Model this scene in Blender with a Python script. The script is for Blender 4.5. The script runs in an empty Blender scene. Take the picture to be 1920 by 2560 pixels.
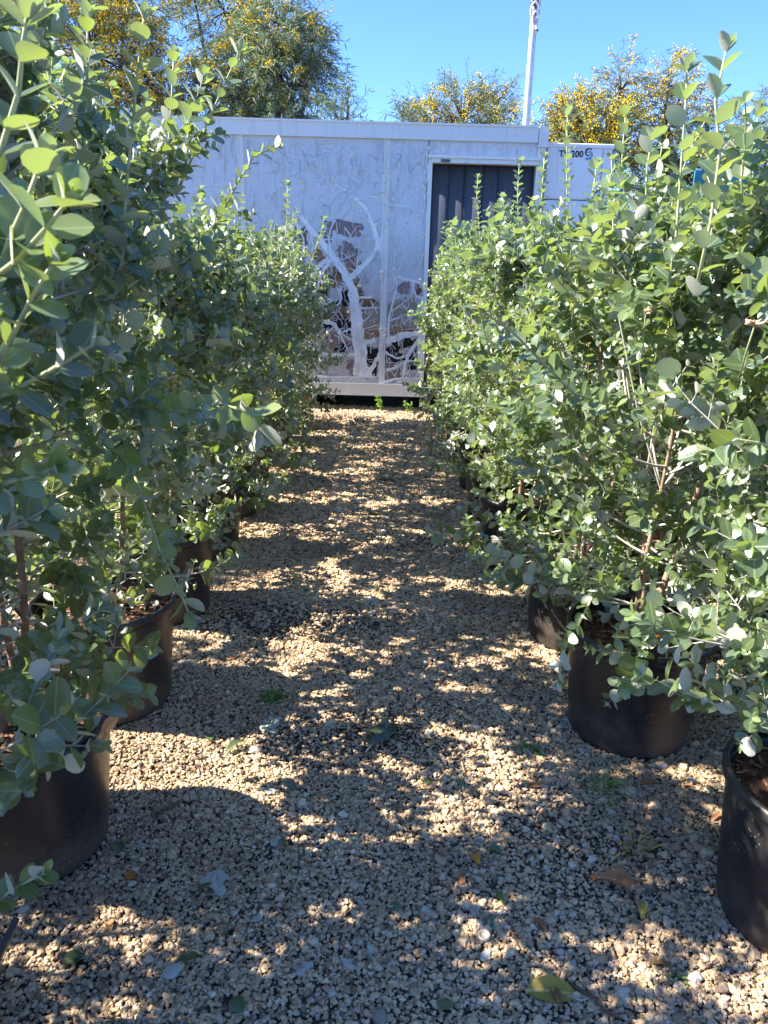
import bpy, math, random
import numpy as np
from mathutils import Vector, Matrix, Quaternion

# ------------------------------------------------------------------ camera, sky, sun, exposure
scene = bpy.context.scene
COL = scene.collection
F_PX, PW, PH = 1923.0, 1920.0, 2560.0
PITCH, ROLL, CAM_H = math.radians(17.6), math.radians(1.6), 1.5
cam_data = bpy.data.cameras.new('camera')
cam = bpy.data.objects.new('camera', cam_data)
COL.objects.link(cam)
cam_data.sensor_fit = 'VERTICAL'
cam_data.sensor_height = 36.0
cam_data.lens = F_PX / PH * 36.0
cam_data.clip_start = 0.02
cam_data.clip_end = 2000.0
CAM_M = Matrix.Rotation(math.pi / 2 - PITCH, 3, 'X') @ Matrix.Rotation(ROLL, 3, 'Z')
cam.matrix_world = Matrix.Translation((0, 0, CAM_H)) @ CAM_M.to_4x4()
cam_data.dof.use_dof = True
cam_data.dof.focus_distance = 3.6
cam_data.dof.aperture_fstop = 11.0
scene.camera = cam

SUN_AZ, SUN_EL = math.radians(-90.5), math.radians(42)      # azimuth from +Y, clockwise
SUN_DIR = Vector((math.sin(SUN_AZ) * math.cos(SUN_EL), math.cos(SUN_AZ) * math.cos(SUN_EL), math.sin(SUN_EL)))
world = bpy.data.worlds.new('World')
scene.world = world
world.use_nodes = True
wn = world.node_tree
bg = wn.nodes['Background']
sky = wn.nodes.new('ShaderNodeTexSky')
sky.sky_type = 'NISHITA'
sky.sun_disc = False
sky.sun_elevation = SUN_EL
sky.sun_rotation = SUN_AZ
sky.air_density = 1.0
sky.dust_density = 0.2
sky.ozone_density = 3.0
sky.altitude = 1500.0
tint = wn.nodes.new('ShaderNodeMix'); tint.data_type = 'RGBA'; tint.blend_type = 'MULTIPLY'; tint.inputs[0].default_value = 1.0
tint.inputs[7].default_value = (0.47, 0.64, 0.95, 1.0)      # even tint over the whole sky: the camera's deep blue
wn.links.new(sky.outputs['Color'], tint.inputs[6])
wn.links.new(tint.outputs[2], bg.inputs['Color'])
bg.inputs['Strength'].default_value = 0.108
sun_data = bpy.data.lights.new('sun', 'SUN')
sun_data.energy = 5.0
sun_data.angle = math.radians(0.53)
sun_data.color = (1.0, 0.92, 0.80)
sun = bpy.data.objects.new('sun', sun_data)
COL.objects.link(sun)
sun.rotation_euler = SUN_DIR.to_track_quat('Z', 'Y').to_euler()
sun.location = SUN_DIR * 30

vs = scene.view_settings
vs.view_transform = 'Standard'
vs.look = 'None'
vs.exposure = 2.0
vs.gamma = 1.0
vs.use_curve_mapping = False
scene.render.engine = 'CYCLES'
scene.cycles.use_denoising = True
scene.cycles.max_bounces = 6
scene.cycles.diffuse_bounces = 3
scene.cycles.transparent_max_bounces = 6
scene.cycles.sample_clamp_indirect = 6.0

# ------------------------------------------------------------------ helpers
K = 1920.0 / 1659.0      # pixels were read off a 1659 px wide view of the photograph
CM = np.array(CAM_M)
def ray(x, y):
    return CM @ np.array([(x * K - PW / 2) / F_PX, -(y * K - PH / 2) / F_PX, -1.0])
def on_ground(x, y, z=0.0):
    d = ray(x, y); t = (z - CAM_H) / d[2]
    return Vector((d[0] * t, d[1] * t, z))
def at_depth(x, y, Y):
    d = ray(x, y); t = Y / d[1]
    return Vector((d[0] * t, Y, CAM_H + d[2] * t))
def project(P):
    """world points (n,3) to photograph pixels and depth"""
    q = (np.asarray(P) - np.array([0, 0, CAM_H])) @ CM
    dep = np.maximum(-q[:, 2], 1e-4)
    return PW / 2 + F_PX * q[:, 0] / dep, PH / 2 - F_PX * q[:, 1] / dep, -q[:, 2]

def tag(o, label=None, cat=None, group=None, kind=None):
    if label: o['label'] = label
    if cat: o['category'] = cat
    if group: o['group'] = group
    if kind: o['kind'] = kind
    return o
def empty(name, loc=(0, 0, 0), rz=0.0):
    o = bpy.data.objects.new(name, None)
    COL.objects.link(o)
    o.location = loc
    o.rotation_euler = (0, 0, rz)
    o.empty_display_size = 0.1
    return o
def link(name, me, parent=None):
    o = bpy.data.objects.new(name, me)
    COL.objects.link(o)
    if parent is not None:
        o.parent = parent
    return o

class MB:
    """collects quads, boxes and tubes into one mesh"""
    def __init__(self):
        self.v, self.f, self.m = [], [], []
    def add(self, verts, faces, mi=0):
        b = len(self.v)
        self.v.extend([tuple(p) for p in verts])
        self.f.extend([tuple(i + b for i in fc) for fc in faces])
        self.m.extend([mi] * len(faces))
    def box(self, x0, x1, y0, y1, z0, z1, mi=0):
        vs_ = [(x, y, z) for z in (z0, z1) for y in (y0, y1) for x in (x0, x1)]
        self.add(vs_, [(0, 2, 3, 1), (4, 5, 7, 6), (0, 1, 5, 4), (2, 6, 7, 3), (0, 4, 6, 2), (1, 3, 7, 5)], mi)
    def tube(self, pts, rad, n=6, mi=0, cap=True):
        pts = [Vector(p) for p in pts]
        if not hasattr(rad, '__len__'):
            rad = [rad] * len(pts)
        rings = []
        ref = Vector((0.31, 0.17, 0.93)).normalized()
        for i, p in enumerate(pts):
            a = pts[max(0, i - 1)]; c = pts[min(len(pts) - 1, i + 1)]
            d = (c - a)
            d = d.normalized() if d.length > 1e-9 else Vector((0, 0, 1))
            u = d.cross(ref)
            if u.length < 0.15:
                u = d.cross(Vector((1, 0, 0)))
            u.normalize(); w = d.cross(u)
            rings.append([p + (u * math.cos(2 * math.pi * k / n) + w * math.sin(2 * math.pi * k / n)) * rad[i] for k in range(n)])
        fs = []
        for i in range(len(pts) - 1):
            for k in range(n):
                k2 = (k + 1) % n
                fs.append((i * n + k, i * n + k2, (i + 1) * n + k2, (i + 1) * n + k))
        if cap:
            fs.append(tuple(range(n - 1, -1, -1)))
            fs.append(tuple((len(pts) - 1) * n + k for k in range(n)))
        self.add([p for r in rings for p in r], fs, mi)
    def lathe(self, prof, n=48, mi=0, wob=None, closed=False):
        vv = []
        for (r, z) in prof:
            for k in range(n):
                a = 2 * math.pi * k / n
                s = 1.0 if wob is None else wob(a, z)
                vv.append((r * s * math.cos(a), r * s * math.sin(a), z))
        fs = []
        m = len(prof)
        for i in range(m if closed else m - 1):
            j = (i + 1) % m
            for k in range(n):
                k2 = (k + 1) % n
                fs.append((i * n + k, i * n + k2, j * n + k2, j * n + k))
        self.add(vv, fs, mi)
    def mesh(self, name, mats, smooth=False):
        me = bpy.data.meshes.new(name)
        me.from_pydata(self.v, [], self.f)
        for m in (mats if isinstance(mats, (list, tuple)) else [mats]):
            me.materials.append(m)
        if len(set(self.m)) > 1:
            me.polygons.foreach_set('material_index', self.m)
        if smooth:
            me.polygons.foreach_set('use_smooth', [True] * len(me.polygons))
        me.update()
        return me
    def build(self, name, mats, parent=None, smooth=False):
        return link(name, self.mesh(name, mats, smooth), parent)

# ------------------------------------------------------------------ materials
class Nodes:
    def __init__(self, name):
        self.mat = bpy.data.materials.new(name)
        self.mat.use_nodes = True
        self.t = self.mat.node_tree
        self.t.nodes.clear()
        self.out = self.t.nodes.new('ShaderNodeOutputMaterial')
    def n(self, typ, **kw):
        nd = self.t.nodes.new(typ)
        for k, v in kw.items():
            if k.startswith('i_'):
                nd.inputs[k[2:].replace('_', ' ')].default_value = v
            else:
                setattr(nd, k, v)
        return nd
    def l(self, a, b):
        self.t.links.new(a, b)
    def val(self, x, sock):
        if isinstance(x, (int, float)):
            sock.default_value = x
        elif isinstance(x, tuple):
            sock.default_value = x if len(x) != 3 or sock.type != 'RGBA' else x + (1,)
        else:
            self.l(x, sock)
    def math(self, op, a, b=0.0, c=None, clamp=False):
        nd = self.n('ShaderNodeMath', operation=op, use_clamp=clamp)
        self.val(a, nd.inputs[0]); self.val(b, nd.inputs[1])
        if c is not None: self.val(c, nd.inputs[2])
        return nd.outputs[0]
    def mix(self, fac, a, b, typ='MIX'):
        nd = self.n('ShaderNodeMix', data_type='RGBA', blend_type=typ)
        self.val(fac, nd.inputs[0]); self.val(a, nd.inputs[6]); self.val(b, nd.inputs[7])
        return nd.outputs[2]
    def ramp(self, x, lo, hi):
        nd = self.n('ShaderNodeMapRange', interpolation_type='SMOOTHSTEP')
        self.val(x, nd.inputs[0]); nd.inputs[1].default_value = lo; nd.inputs[2].default_value = hi
        return nd.outputs[0]
    def cramp(self, x, stops):
        nd = self.n('ShaderNodeValToRGB')
        cr = nd.color_ramp
        while len(cr.elements) < len(stops): cr.elements.new(0.5)
        for e, (p, c) in zip(cr.elements, stops):
            e.position = p; e.color = c + (1,)
        self.val(x, nd.inputs[0])
        return nd.outputs[0]
    def noise(self, vec, scale, detail=4.0, rough=0.55, out=0):
        nd = self.n('ShaderNodeTexNoise')
        if vec is not None: self.l(vec, nd.inputs['Vector'])
        nd.inputs['Scale'].default_value = scale; nd.inputs['Detail'].default_value = detail
        nd.inputs['Roughness'].default_value = rough
        return nd.outputs[out]
    def coords(self, which='Object'):
        return self.n('ShaderNodeTexCoord').outputs[which]
    def mapping(self, vec, scale=(1, 1, 1), loc=(0, 0, 0)):
        nd = self.n('ShaderNodeMapping')
        self.l(vec, nd.inputs[0]); nd.inputs['Scale'].default_value = scale; nd.inputs['Location'].default_value = loc
        return nd.outputs[0]
    def bump(self, h, strength=0.3, dist=0.01):
        nd = self.n('ShaderNodeBump'); nd.inputs['Strength'].default_value = strength
        nd.inputs['Distance'].default_value = dist
        self.l(h, nd.inputs['Height'])
        return nd.outputs[0]
    def bsdf(self, color, rough=0.6, spec=0.5, metal=0.0, normal=None):
        nd = self.n('ShaderNodeBsdfPrincipled')
        self.val(color, nd.inputs['Base Color']); self.val(rough, nd.inputs['Roughness'])
        self.val(spec, nd.inputs['Specular IOR Level']); self.val(metal, nd.inputs['Metallic'])
        if normal is not None: self.l(normal, nd.inputs['Normal'])
        return nd.outputs[0]
    def done(self, shader):
        self.l(shader, self.out.inputs['Surface'])
        return self.mat

def simple(name, c0, c1, scale=8.0, rough=0.6, spec=0.4, metal=0.0, bump=0.0):
    g = Nodes(name)
    v = g.coords()
    n = g.noise(v, scale, 5)
    col = g.mix(g.ramp(n, 0.3, 0.7), c0, c1)
    nm = g.bump(g.noise(v, scale * 6, 3), bump, 0.004) if bump else None
    return g.done(g.bsdf(col, rough, spec, metal, nm))

def leaf_material(name, dark, mid, light, under, trans, tfac, rough=0.38, spec=0.45):
    g = Nodes(name)
    at = g.n('ShaderNodeAttribute', attribute_name='lc')
    sp = g.n('ShaderNodeSeparateXYZ'); g.l(at.outputs['Vector'], sp.inputs[0])
    lx, ly, tone = sp.outputs[0], sp.outputs[1], sp.outputs[2]
    up = g.cramp(tone, [(0.0, dark), (0.55, mid), (0.86, light), (1.0, (light[0] * 1.25, light[1] * 1.05, light[2] * 0.9))])
    wob = g.noise(g.coords('Object'), 60, 2)
    up = g.mix(g.math('MULTIPLY', wob, 0.35), up, mid)
    rib = g.math('SUBTRACT', 1.0, g.ramp(g.math('ABSOLUTE', lx), 0.006, 0.028))
    side = g.math('ABSOLUTE', g.math('SINE', g.math('MULTIPLY', g.math('SUBTRACT', ly, g.math('MULTIPLY', g.math('ABSOLUTE', lx), 0.9)), 26.0)))
    veins = g.math('MULTIPLY', g.math('SUBTRACT', 1.0, g.ramp(side, 0.0, 0.22)), 0.25)
    up = g.mix(g.math('MULTIPLY', g.math('MAXIMUM', rib, veins), 0.6), up, (light[0] * 1.6, light[1] * 1.4, light[2] * 2.2))
    un = g.mix(g.math('MULTIPLY', rib, 0.5), under, (0.62, 0.62, 0.5))
    un = g.mix(g.math('MULTIPLY', g.ramp(tone, 0.5, 1.0), 0.35), un, mid)
    back = g.n('ShaderNodeNewGeometry').outputs['Backfacing']
    col = g.mix(back, up, un)
    rg = g.math('ADD', rough, g.math('MULTIPLY', back, 0.4))
    nm = g.bump(g.math('ADD', rib, veins), 0.25, 0.001)
    b = g.bsdf(col, rg, g.math('SUBTRACT', spec, g.math('MULTIPLY', back, spec * 0.7)), 0.0, nm)
    tr = g.n('ShaderNodeBsdfTranslucent'); tr.inputs[0].default_value = trans + (1,)
    mx = g.n('ShaderNodeMixShader'); mx.inputs[0].default_value = tfac
    g.l(b, mx.inputs[1]); g.l(tr.outputs[0], mx.inputs[2])
    return g.done(mx.outputs[0])

M = {}
M['leaf'] = leaf_material('shrub_leaf', (0.024, 0.046, 0.028), (0.072, 0.112, 0.056), (0.19, 0.26, 0.085),
                          (0.52, 0.53, 0.47), (0.38, 0.52, 0.07), 0.27, 0.33, 1.0)
M['acacia'] = leaf_material('wattle_leaf', (0.045, 0.085, 0.042), (0.085, 0.145, 0.068), (0.17, 0.22, 0.10),
                            (0.14, 0.19, 0.11), (0.16, 0.26, 0.07), 0.3, 0.5, 0.3)
M['weed'] = leaf_material('weed_leaf', (0.05, 0.13, 0.02), (0.09, 0.22, 0.03), (0.2, 0.36, 0.05),
                          (0.12, 0.24, 0.06), (0.25, 0.5, 0.05), 0.35)
M['dry'] = leaf_material('dry_leaf', (0.12, 0.06, 0.03), (0.25, 0.12, 0.055), (0.42, 0.22, 0.09),
                         (0.3, 0.17, 0.09), (0.4, 0.2, 0.05), 0.2, 0.55, 0.3)
M['yellow'] = leaf_material('yellowed_leaf', (0.25, 0.22, 0.05), (0.42, 0.34, 0.07), (0.55, 0.42, 0.1),
                            (0.42, 0.36, 0.14), (0.5, 0.4, 0.08), 0.25, 0.5, 0.35)
M['orange'] = leaf_material('orange_leaf', (0.4, 0.1, 0.02), (0.55, 0.2, 0.03), (0.65, 0.3, 0.05),
                            (0.45, 0.22, 0.1), (0.6, 0.25, 0.03), 0.3, 0.5, 0.35)
M['flower'] = simple('wattle_blossom', (0.70, 0.44, 0.01), (0.85, 0.60, 0.03), 5, 0.9, 0.1)
M['twig'] = simple('twig_bark', (0.36, 0.34, 0.28), (0.52, 0.50, 0.43), 30, 0.8, 0.2, bump=0.3)
M['shoot'] = simple('green_shoot', (0.33, 0.36, 0.17), (0.42, 0.42, 0.24), 25, 0.6, 0.3)
M['bark'] = simple('shrub_bark', (0.20, 0.13, 0.085), (0.36, 0.25, 0.17), 25, 0.85, 0.2, bump=0.6)
M['trunk'] = simple('tree_bark', (0.08, 0.07, 0.055), (0.15, 0.125, 0.10), 12, 0.9, 0.2, bump=0.6)
M['galv'] = simple('galvanised_steel', (0.45, 0.46, 0.48), (0.6, 0.61, 0.63), 18, 0.42, 0.5, 0.55, 0.1)
M['dark_metal'] = simple('dark_steel', (0.06, 0.065, 0.075), (0.12, 0.125, 0.14), 18, 0.4, 0.5, 0.6)
M['timber'] = simple('timber_block', (0.11, 0.065, 0.04), (0.2, 0.12, 0.075), 9, 0.85, 0.2, bump=0.5)
M['navy'] = simple('navy_print', (0.008, 0.01, 0.02), (0.012, 0.014, 0.03), 5, 0.4)
M['cyan'] = simple('cyan_print', (0.06, 0.3, 0.5), (0.08, 0.36, 0.58), 5, 0.4)
M['rubber'] = simple('black_rubber', (0.01, 0.01, 0.012), (0.02, 0.02, 0.023), 20, 0.5)
M['teal'] = simple('teal_sheet', (0.02, 0.17, 0.22), (0.03, 0.23, 0.3), 3, 0.45, 0.4)
M['beige_plastic'] = simple('beige_plastic', (0.40, 0.34, 0.25), (0.48, 0.41, 0.31), 20, 0.6)
M['orange_fruit'] = simple('orange_skin', (0.5, 0.13, 0.02), (0.6, 0.2, 0.03), 40, 0.45, 0.4, bump=0.2)
M['gill'] = simple('dry_petal', (0.50, 0.32, 0.20), (0.64, 0.45, 0.30), 40, 0.8, 0.2)

def mat_pot():
    g = Nodes('black_plastic_pot')
    v = g.coords('Object')
    z = g.n('ShaderNodeSeparateXYZ'); g.l(v, z.inputs[0])
    grime = g.noise(v, 7, 6, 0.62)
    low = g.math('SUBTRACT', 1.0, g.ramp(z.outputs[2], 0.0, 0.26))
    d = g.math('MULTIPLY', g.ramp(g.math('ADD', g.math('MULTIPLY', low, 0.30), grime), 0.52, 0.9), 0.6)
    col = g.mix(d, (0.015, 0.015, 0.017), (0.10, 0.07, 0.048))
    film = g.math('MULTIPLY', g.ramp(g.noise(g.mapping(v, (6, 6, 1.5)), 4, 5), 0.42, 0.75), 0.2)
    col = g.mix(film, col, (0.07, 0.065, 0.06))
    vo = g.n('ShaderNodeTexVoronoi', feature='F1'); g.l(v, vo.inputs['Vector']); vo.inputs['Scale'].default_value = 75
    sp = g.math('MULTIPLY', g.math('SUBTRACT', 1.0, g.ramp(vo.outputs['Distance'], 0.08, 0.2)), g.ramp(g.noise(v, 9, 2), 0.5, 0.66))
    col = g.mix(g.math('MULTIPLY', sp, 0.7), col, (0.32, 0.28, 0.23))
    scr = g.noise(g.mapping(v, (3, 3, 40)), 3, 4)
    rough = g.math('ADD', 0.36, g.math('MULTIPLY', d, 0.5))
    nm = g.bump(g.math('ADD', scr, g.noise(v, 14, 3)), 0.16, 0.01)
    return g.done(g.bsdf(col, rough, 0.5, 0, nm))
M['pot'] = mat_pot()

def mat_soil():
    g = Nodes('potting_soil')
    v = g.coords('Object')
    n = g.noise(v, 40, 6, 0.65)
    col = g.cramp(n, [(0.3, (0.03, 0.018, 0.012)), (0.5, (0.085, 0.045, 0.03)), (0.7, (0.17, 0.09, 0.06))])
    return g.done(g.bsdf(col, 0.95, 0.1, 0, g.bump(n, 0.8, 0.02)))
M['soil'] = mat_soil()
def mat_chip():
    g = Nodes('bark_chip')
    rnd = g.n('ShaderNodeObjectInfo').outputs['Random']
    n = g.noise(g.coords(), 23, 3)
    col = g.mix(g.ramp(n, 0.35, 0.65), (0.14, 0.07, 0.045), (0.33, 0.2, 0.13))
    return g.done(g.bsdf(col, 0.9, 0.15))
M['chip'] = mat_chip()

def mat_ground():
    g = Nodes('bare_ground')
    v = g.coords('Object')
    vo = g.n('ShaderNodeTexVoronoi', feature='F1'); g.l(v, vo.inputs['Vector']); vo.inputs['Scale'].default_value = 80
    vc = g.n('ShaderNodeSeparateColor'); g.l(vo.outputs['Color'], vc.inputs[0])
    st = g.cramp(vc.outputs[0], [(0.0, (0.10, 0.08, 0.06)), (0.5, (0.24, 0.20, 0.15)), (1.0, (0.42, 0.36, 0.28))])
    gap = g.ramp(vo.outputs['Distance'], 0.25, 0.6)
    col = g.mix(gap, st, (0.05, 0.037, 0.028))
    col = g.mix(g.math('MULTIPLY', g.ramp(g.noise(v, 1.3, 5), 0.42, 0.66), 0.7), col, (0.09, 0.062, 0.042))
    nm = g.bump(g.math('SUBTRACT', 1.0, vo.outputs['Distance']), 0.7, 0.008)
    return g.done(g.bsdf(col, 0.95, 0.15, 0, nm))
M['ground'] = mat_ground()

def mat_gravel():
    g = Nodes('limestone_gravel')
    rnd = g.n('ShaderNodeObjectInfo').outputs['Random']
    col = g.cramp(rnd, [(0.0, (0.13, 0.08, 0.045)), (0.12, (0.27, 0.175, 0.095)), (0.28, (0.46, 0.315, 0.175)), (0.6, (0.58, 0.415, 0.24)),
                        (0.85, (0.65, 0.49, 0.31)), (0.93, (0.69, 0.58, 0.43)), (1.0, (0.31, 0.26, 0.22))])
    v = g.n('ShaderNodeNewGeometry').outputs['Position']
    dirt = g.math('MULTIPLY', g.ramp(g.noise(v, 1.7, 4), 0.42, 0.72), 0.55)
    col = g.mix(dirt, col, (0.17, 0.115, 0.075))
    col = g.mix(g.math('MULTIPLY', g.noise(v, 160, 2), 0.3), col, (0.4, 0.33, 0.25))
    return g.done(g.bsdf(col, 0.9, 0.2))
M['gravel'] = mat_gravel()

def mat_white_panel(name='white_painted_panel', base=(0.72, 0.72, 0.70)):
    g = Nodes(name)
    v = g.coords('Object')
    streak = g.noise(g.mapping(v, (9, 9, 0.8)), 2.2, 5, 0.6)
    col = g.mix(g.math('MULTIPLY', g.ramp(streak, 0.48, 0.8), 0.35), base, (0.42, 0.40, 0.36))
    spot = g.ramp(g.noise(v, 26, 4, 0.7), 0.66, 0.74)
    col = g.mix(g.math('MULTIPLY', spot, 0.6), col, (0.28, 0.2, 0.14))
    return g.done(g.bsdf(col, 0.38, 0.4, 0, g.bump(g.noise(v, 3, 2), 0.05, 0.02)))
M['white'] = mat_white_panel()
M['unit_white'] = mat_white_panel('white_unit_cover', (0.78, 0.79, 0.80))

def mat_peel():
    """crazed white coating: film where it holds, thin film over brown, bare dark board where it has gone"""
    g = Nodes('crazed_white_coating')
    v = g.coords('Object')
    sx = g.n('ShaderNodeSeparateXYZ'); g.l(v, sx.inputs[0])
    X, Z = sx.outputs[0], sx.outputs[2]
    warp = g.n('ShaderNodeVectorMath', operation='MULTIPLY_ADD')
    g.l(g.noise(v, 5, 3, 0.5, 1), warp.inputs[0]); warp.inputs[1].default_value = (0.16, 0.16, 0.16); g.l(v, warp.inputs[2])
    wv = g.mapping(warp.outputs[0], (1.0, 0.0, 0.85))
    def cells(scale):
        e = g.n('ShaderNodeTexVoronoi', feature='DISTANCE_TO_EDGE'); g.l(wv, e.inputs['Vector']); e.inputs['Scale'].default_value = scale
        return e.outputs['Distance']
    big, small = cells(7.0), cells(19.0)
    cc = g.n('ShaderNodeTexVoronoi', feature='F1'); g.l(wv, cc.inputs['Vector']); cc.inputs['Scale'].default_value = 7.0
    cs = g.n('ShaderNodeSeparateColor'); g.l(cc.outputs['Color'], cs.inputs[0])
    fine = g.noise(g.mapping(v, (2.2, 1, 0.7)), 22, 5, 0.7)
    # the coating thins downwards: brown shows through, most left of the seam
    drop = g.math('MULTIPLY', g.math('SUBTRACT', 1.70, Z), 0.8)
    leftish = g.math('MULTIPLY', g.math('SUBTRACT', 1.0, g.ramp(X, -0.5, 0.30)), 0.18)
    wear = g.math('ADD', g.math('ADD', drop, leftish), g.math('MULTIPLY', g.math('SUBTRACT', g.noise(v, 2.6, 4, 0.6), 0.5), 1.3))
    thin = g.ramp(wear, -0.25, 0.75)
    hatch = g.noise(g.mapping(v, (9, 1, 1.6)), 9, 4, 0.65)
    film = g.mix(g.math('MULTIPLY', g.ramp(fine, 0.5, 0.8), 0.35), (0.60, 0.63, 0.67), (0.38, 0.39, 0.43))
    film = g.mix(g.math('MULTIPLY', g.ramp(hatch, 0.5, 0.75), 0.30), film, (0.44, 0.42, 0.43))
    under = g.cramp(cs.outputs[2], [(0.0, (0.22, 0.15, 0.11)), (0.35, (0.30, 0.25, 0.21)), (0.65, (0.36, 0.31, 0.27)), (1.0, (0.30, 0.20, 0.19))])
    under = g.mix(g.ramp(hatch, 0.35, 0.65), under, (0.42, 0.37, 0.34))
    col = g.mix(g.math('MULTIPLY', thin, 0.62), film, under)
    r2 = g.math('MULTIPLY', g.math('SUBTRACT', 1.0, g.math('DIVIDE', small, 0.03), clamp=True), g.ramp(g.noise(v, 3, 2), 0.42, 0.62))
    r1 = g.math('MULTIPLY', g.math('SUBTRACT', 1.0, g.math('DIVIDE', big, 0.03), clamp=True), thin)
    ridge = g.math('MAXIMUM', r1, g.math('MULTIPLY', r2, 0.7))
    col = g.mix(g.math('MULTIPLY', g.ramp(ridge, 0.2, 0.7), 0.8), col, (0.74, 0.75, 0.76))
    nm = g.bump(g.math('ADD', ridge, g.math('MULTIPLY', fine, 0.5)), 0.6, 0.008)
    return g.done(g.bsdf(col, 0.45, 0.4, 0, nm))
M['peel'] = mat_peel()
M['bare_black'] = simple('bare_black_board', (0.012, 0.01, 0.011), (0.035, 0.026, 0.024), 25, 0.9, 0.15, bump=0.5)
M['bare_brown'] = simple('bare_brown_board', (0.11, 0.06, 0.035), (0.26, 0.16, 0.09), 22, 0.85, 0.2, bump=0.4)
M['bare_beige'] = simple('bare_beige_board', (0.26, 0.215, 0.165), (0.32, 0.265, 0.20), 6, 0.55, 0.3, bump=0.1)
M['bare_mauve'] = simple('bare_mauve_board', (0.17, 0.12, 0.125), (0.30, 0.22, 0.215), 20, 0.8, 0.2, bump=0.4)
M['bare_rust'] = simple('bare_rust_board', (0.24, 0.115, 0.06), (0.32, 0.18, 0.10), 14, 0.8, 0.2, bump=0.3)
M['film'] = simple('curled_white_film', (0.74, 0.75, 0.76), (0.80, 0.80, 0.79), 14, 0.45, 0.4, bump=0.25)

def mat_door():
    g = Nodes('grey_door_sheet')
    v = g.coords('Object')
    sx = g.n('ShaderNodeSeparateXYZ'); g.l(v, sx.inputs[0])
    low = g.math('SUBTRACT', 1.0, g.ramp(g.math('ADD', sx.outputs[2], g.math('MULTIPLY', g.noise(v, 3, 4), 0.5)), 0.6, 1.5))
    col = g.mix(g.math('MULTIPLY', low, 0.8), (0.085, 0.095, 0.115), (0.17, 0.12, 0.085))  # brown towards the foot: reflection of sunlit ground painted into the colour
    col = g.mix(g.math('MULTIPLY', g.ramp(g.noise(g.mapping(v, (8, 8, 0.8)), 2, 5), 0.45, 0.8), 0.5), col, (0.15, 0.16, 0.18))
    return g.done(g.bsdf(col, 0.42, 0.5, 0.15, g.bump(g.noise(v, 4, 2), 0.06, 0.02)))
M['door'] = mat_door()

# ------------------------------------------------------------------ ground and gravel
S = 600.0
m = MB()
m.add([(-S, -S, 0), (S, -S, 0), (S, S, 0), (-S, S, 0)], [(0, 1, 2, 3)])
tag(m.build('ground', M['ground']), kind='structure')

POTS = {  # centre x, y, rim radius, height
    'wall': [(-0.875, 0.95), (-0.925, 1.70), (-0.95, 2.42), (-0.98, 3.17), (-0.99, 3.92), (-1.0, 4.62), (-1.04, 5.33), (-1.06, 6.03), (-1.06, 6.72), (-1.10, 7.42)],
    'door': [(1.06, 1.52), (0.86, 2.33), (0.84, 3.02), (0.735, 3.86), (0.73, 4.66), (0.74, 5.38), (0.735, 6.03), (0.74, 6.68), (0.78, 7.30)],
}
BACK = [(-1.68, 1.30), (-2.75, 2.6), (-2.7, 3.7), (-2.8, 4.9), (-2.75, 6.1),  # first potted shrub is out of view, added to shade the near gravel
        (1.78, 2.05), (1.66, 2.85), (1.62, 3.65), (1.58, 4.5), (1.6, 5.4), (1.62, 6.3), (2.45, 3.0), (2.4, 4.2), (2.4, 5.4)]
allpots = POTS['wall'] + POTS['door'] + BACK

rng = np.random.default_rng(5)
def vnoise(x, y, seed):
    r = np.random.default_rng(seed)
    s = np.zeros_like(x)
    for _ in range(10):
        a = r.uniform(0, 6.28); f = r.uniform(2, 9); ph = r.uniform(0, 6.28)
        s += np.sin((x * math.cos(a) + y * math.sin(a)) * f + ph)
    return s / 10.0
pts, scl = [], []
for (y0, y1, xr, size, dens) in [(0.7, 2.6, 1.75, 0.0042, 25000), (2.6, 4.2, 2.0, 0.0054, 15500), (4.2, 6.2, 2.2, 0.0074, 8200), (6.2, 8.9, 2.6, 0.0095, 5000)]:
    n = int((y1 - y0) * 2 * xr * dens)
    x = rng.uniform(-xr, xr, n); y = rng.uniform(y0, y1, n)
    keep = np.ones(n, bool)
    for (px, py) in allpots:
        keep &= (x - px) ** 2 + (y - py) ** 2 > 0.19 ** 2
    u, w_, dep = project(np.stack([x, y, np.zeros(n)], 1))
    keep &= (u > -260) & (u < PW + 260) & (w_ < PH + 200)
    thin = vnoise(x, y, 11)
    keep &= rng.uniform(0, 1, n) < np.clip(0.95 - np.clip(thin - 0.10, 0, 1) * 2.2, 0.3, 1)
    # behind the container's front the ground is bare
    keep &= y < 8.62
    x, y = x[keep], y[keep]; n = len(x)
    base = size * np.exp(rng.normal(0, 0.28, n))
    bigs = rng.uniform(0, 1, n) < np.where((x > 0.15) & (y < 2.6), 0.035, 0.006)
    base = np.where(bigs, base * rng.uniform(1.5, 2.3, n), base)
    sc = np.stack([base * rng.uniform(0.9, 1.45, n), base * rng.uniform(0.75, 1.1, n), base * rng.uniform(0.55, 0.85, n)], 1)
    z = 0.001 + rng.uniform(0.0, 0.0045, n) + base * 0.25
    pts.append(np.stack([x, y, z], 1)); scl.append(sc)
pts = np.concatenate(pts); scl = np.concatenate(scl)
me = bpy.data.meshes.new('gravel')
me.vertices.add(len(pts)); me.vertices.foreach_set('co', pts.astype(np.float32).ravel())
at = me.attributes.new('s', 'FLOAT_VECTOR', 'POINT'); at.data.foreach_set('vector', scl.astype(np.float32).ravel())
gravel = link('gravel', me)
tag(gravel, 'loose pale limestone gravel covering the path between the two pot rows', 'gravel', kind='stuff')
me.materials.append(M['gravel'])
ng = bpy.data.node_groups.new('scatter_stones', 'GeometryNodeTree')
ng.interface.new_socket('Geometry', in_out='INPUT', socket_type='NodeSocketGeometry')
ng.interface.new_socket('Geometry', in_out='OUTPUT', socket_type='NodeSocketGeometry')
N = ng.nodes; L = ng.links
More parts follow.
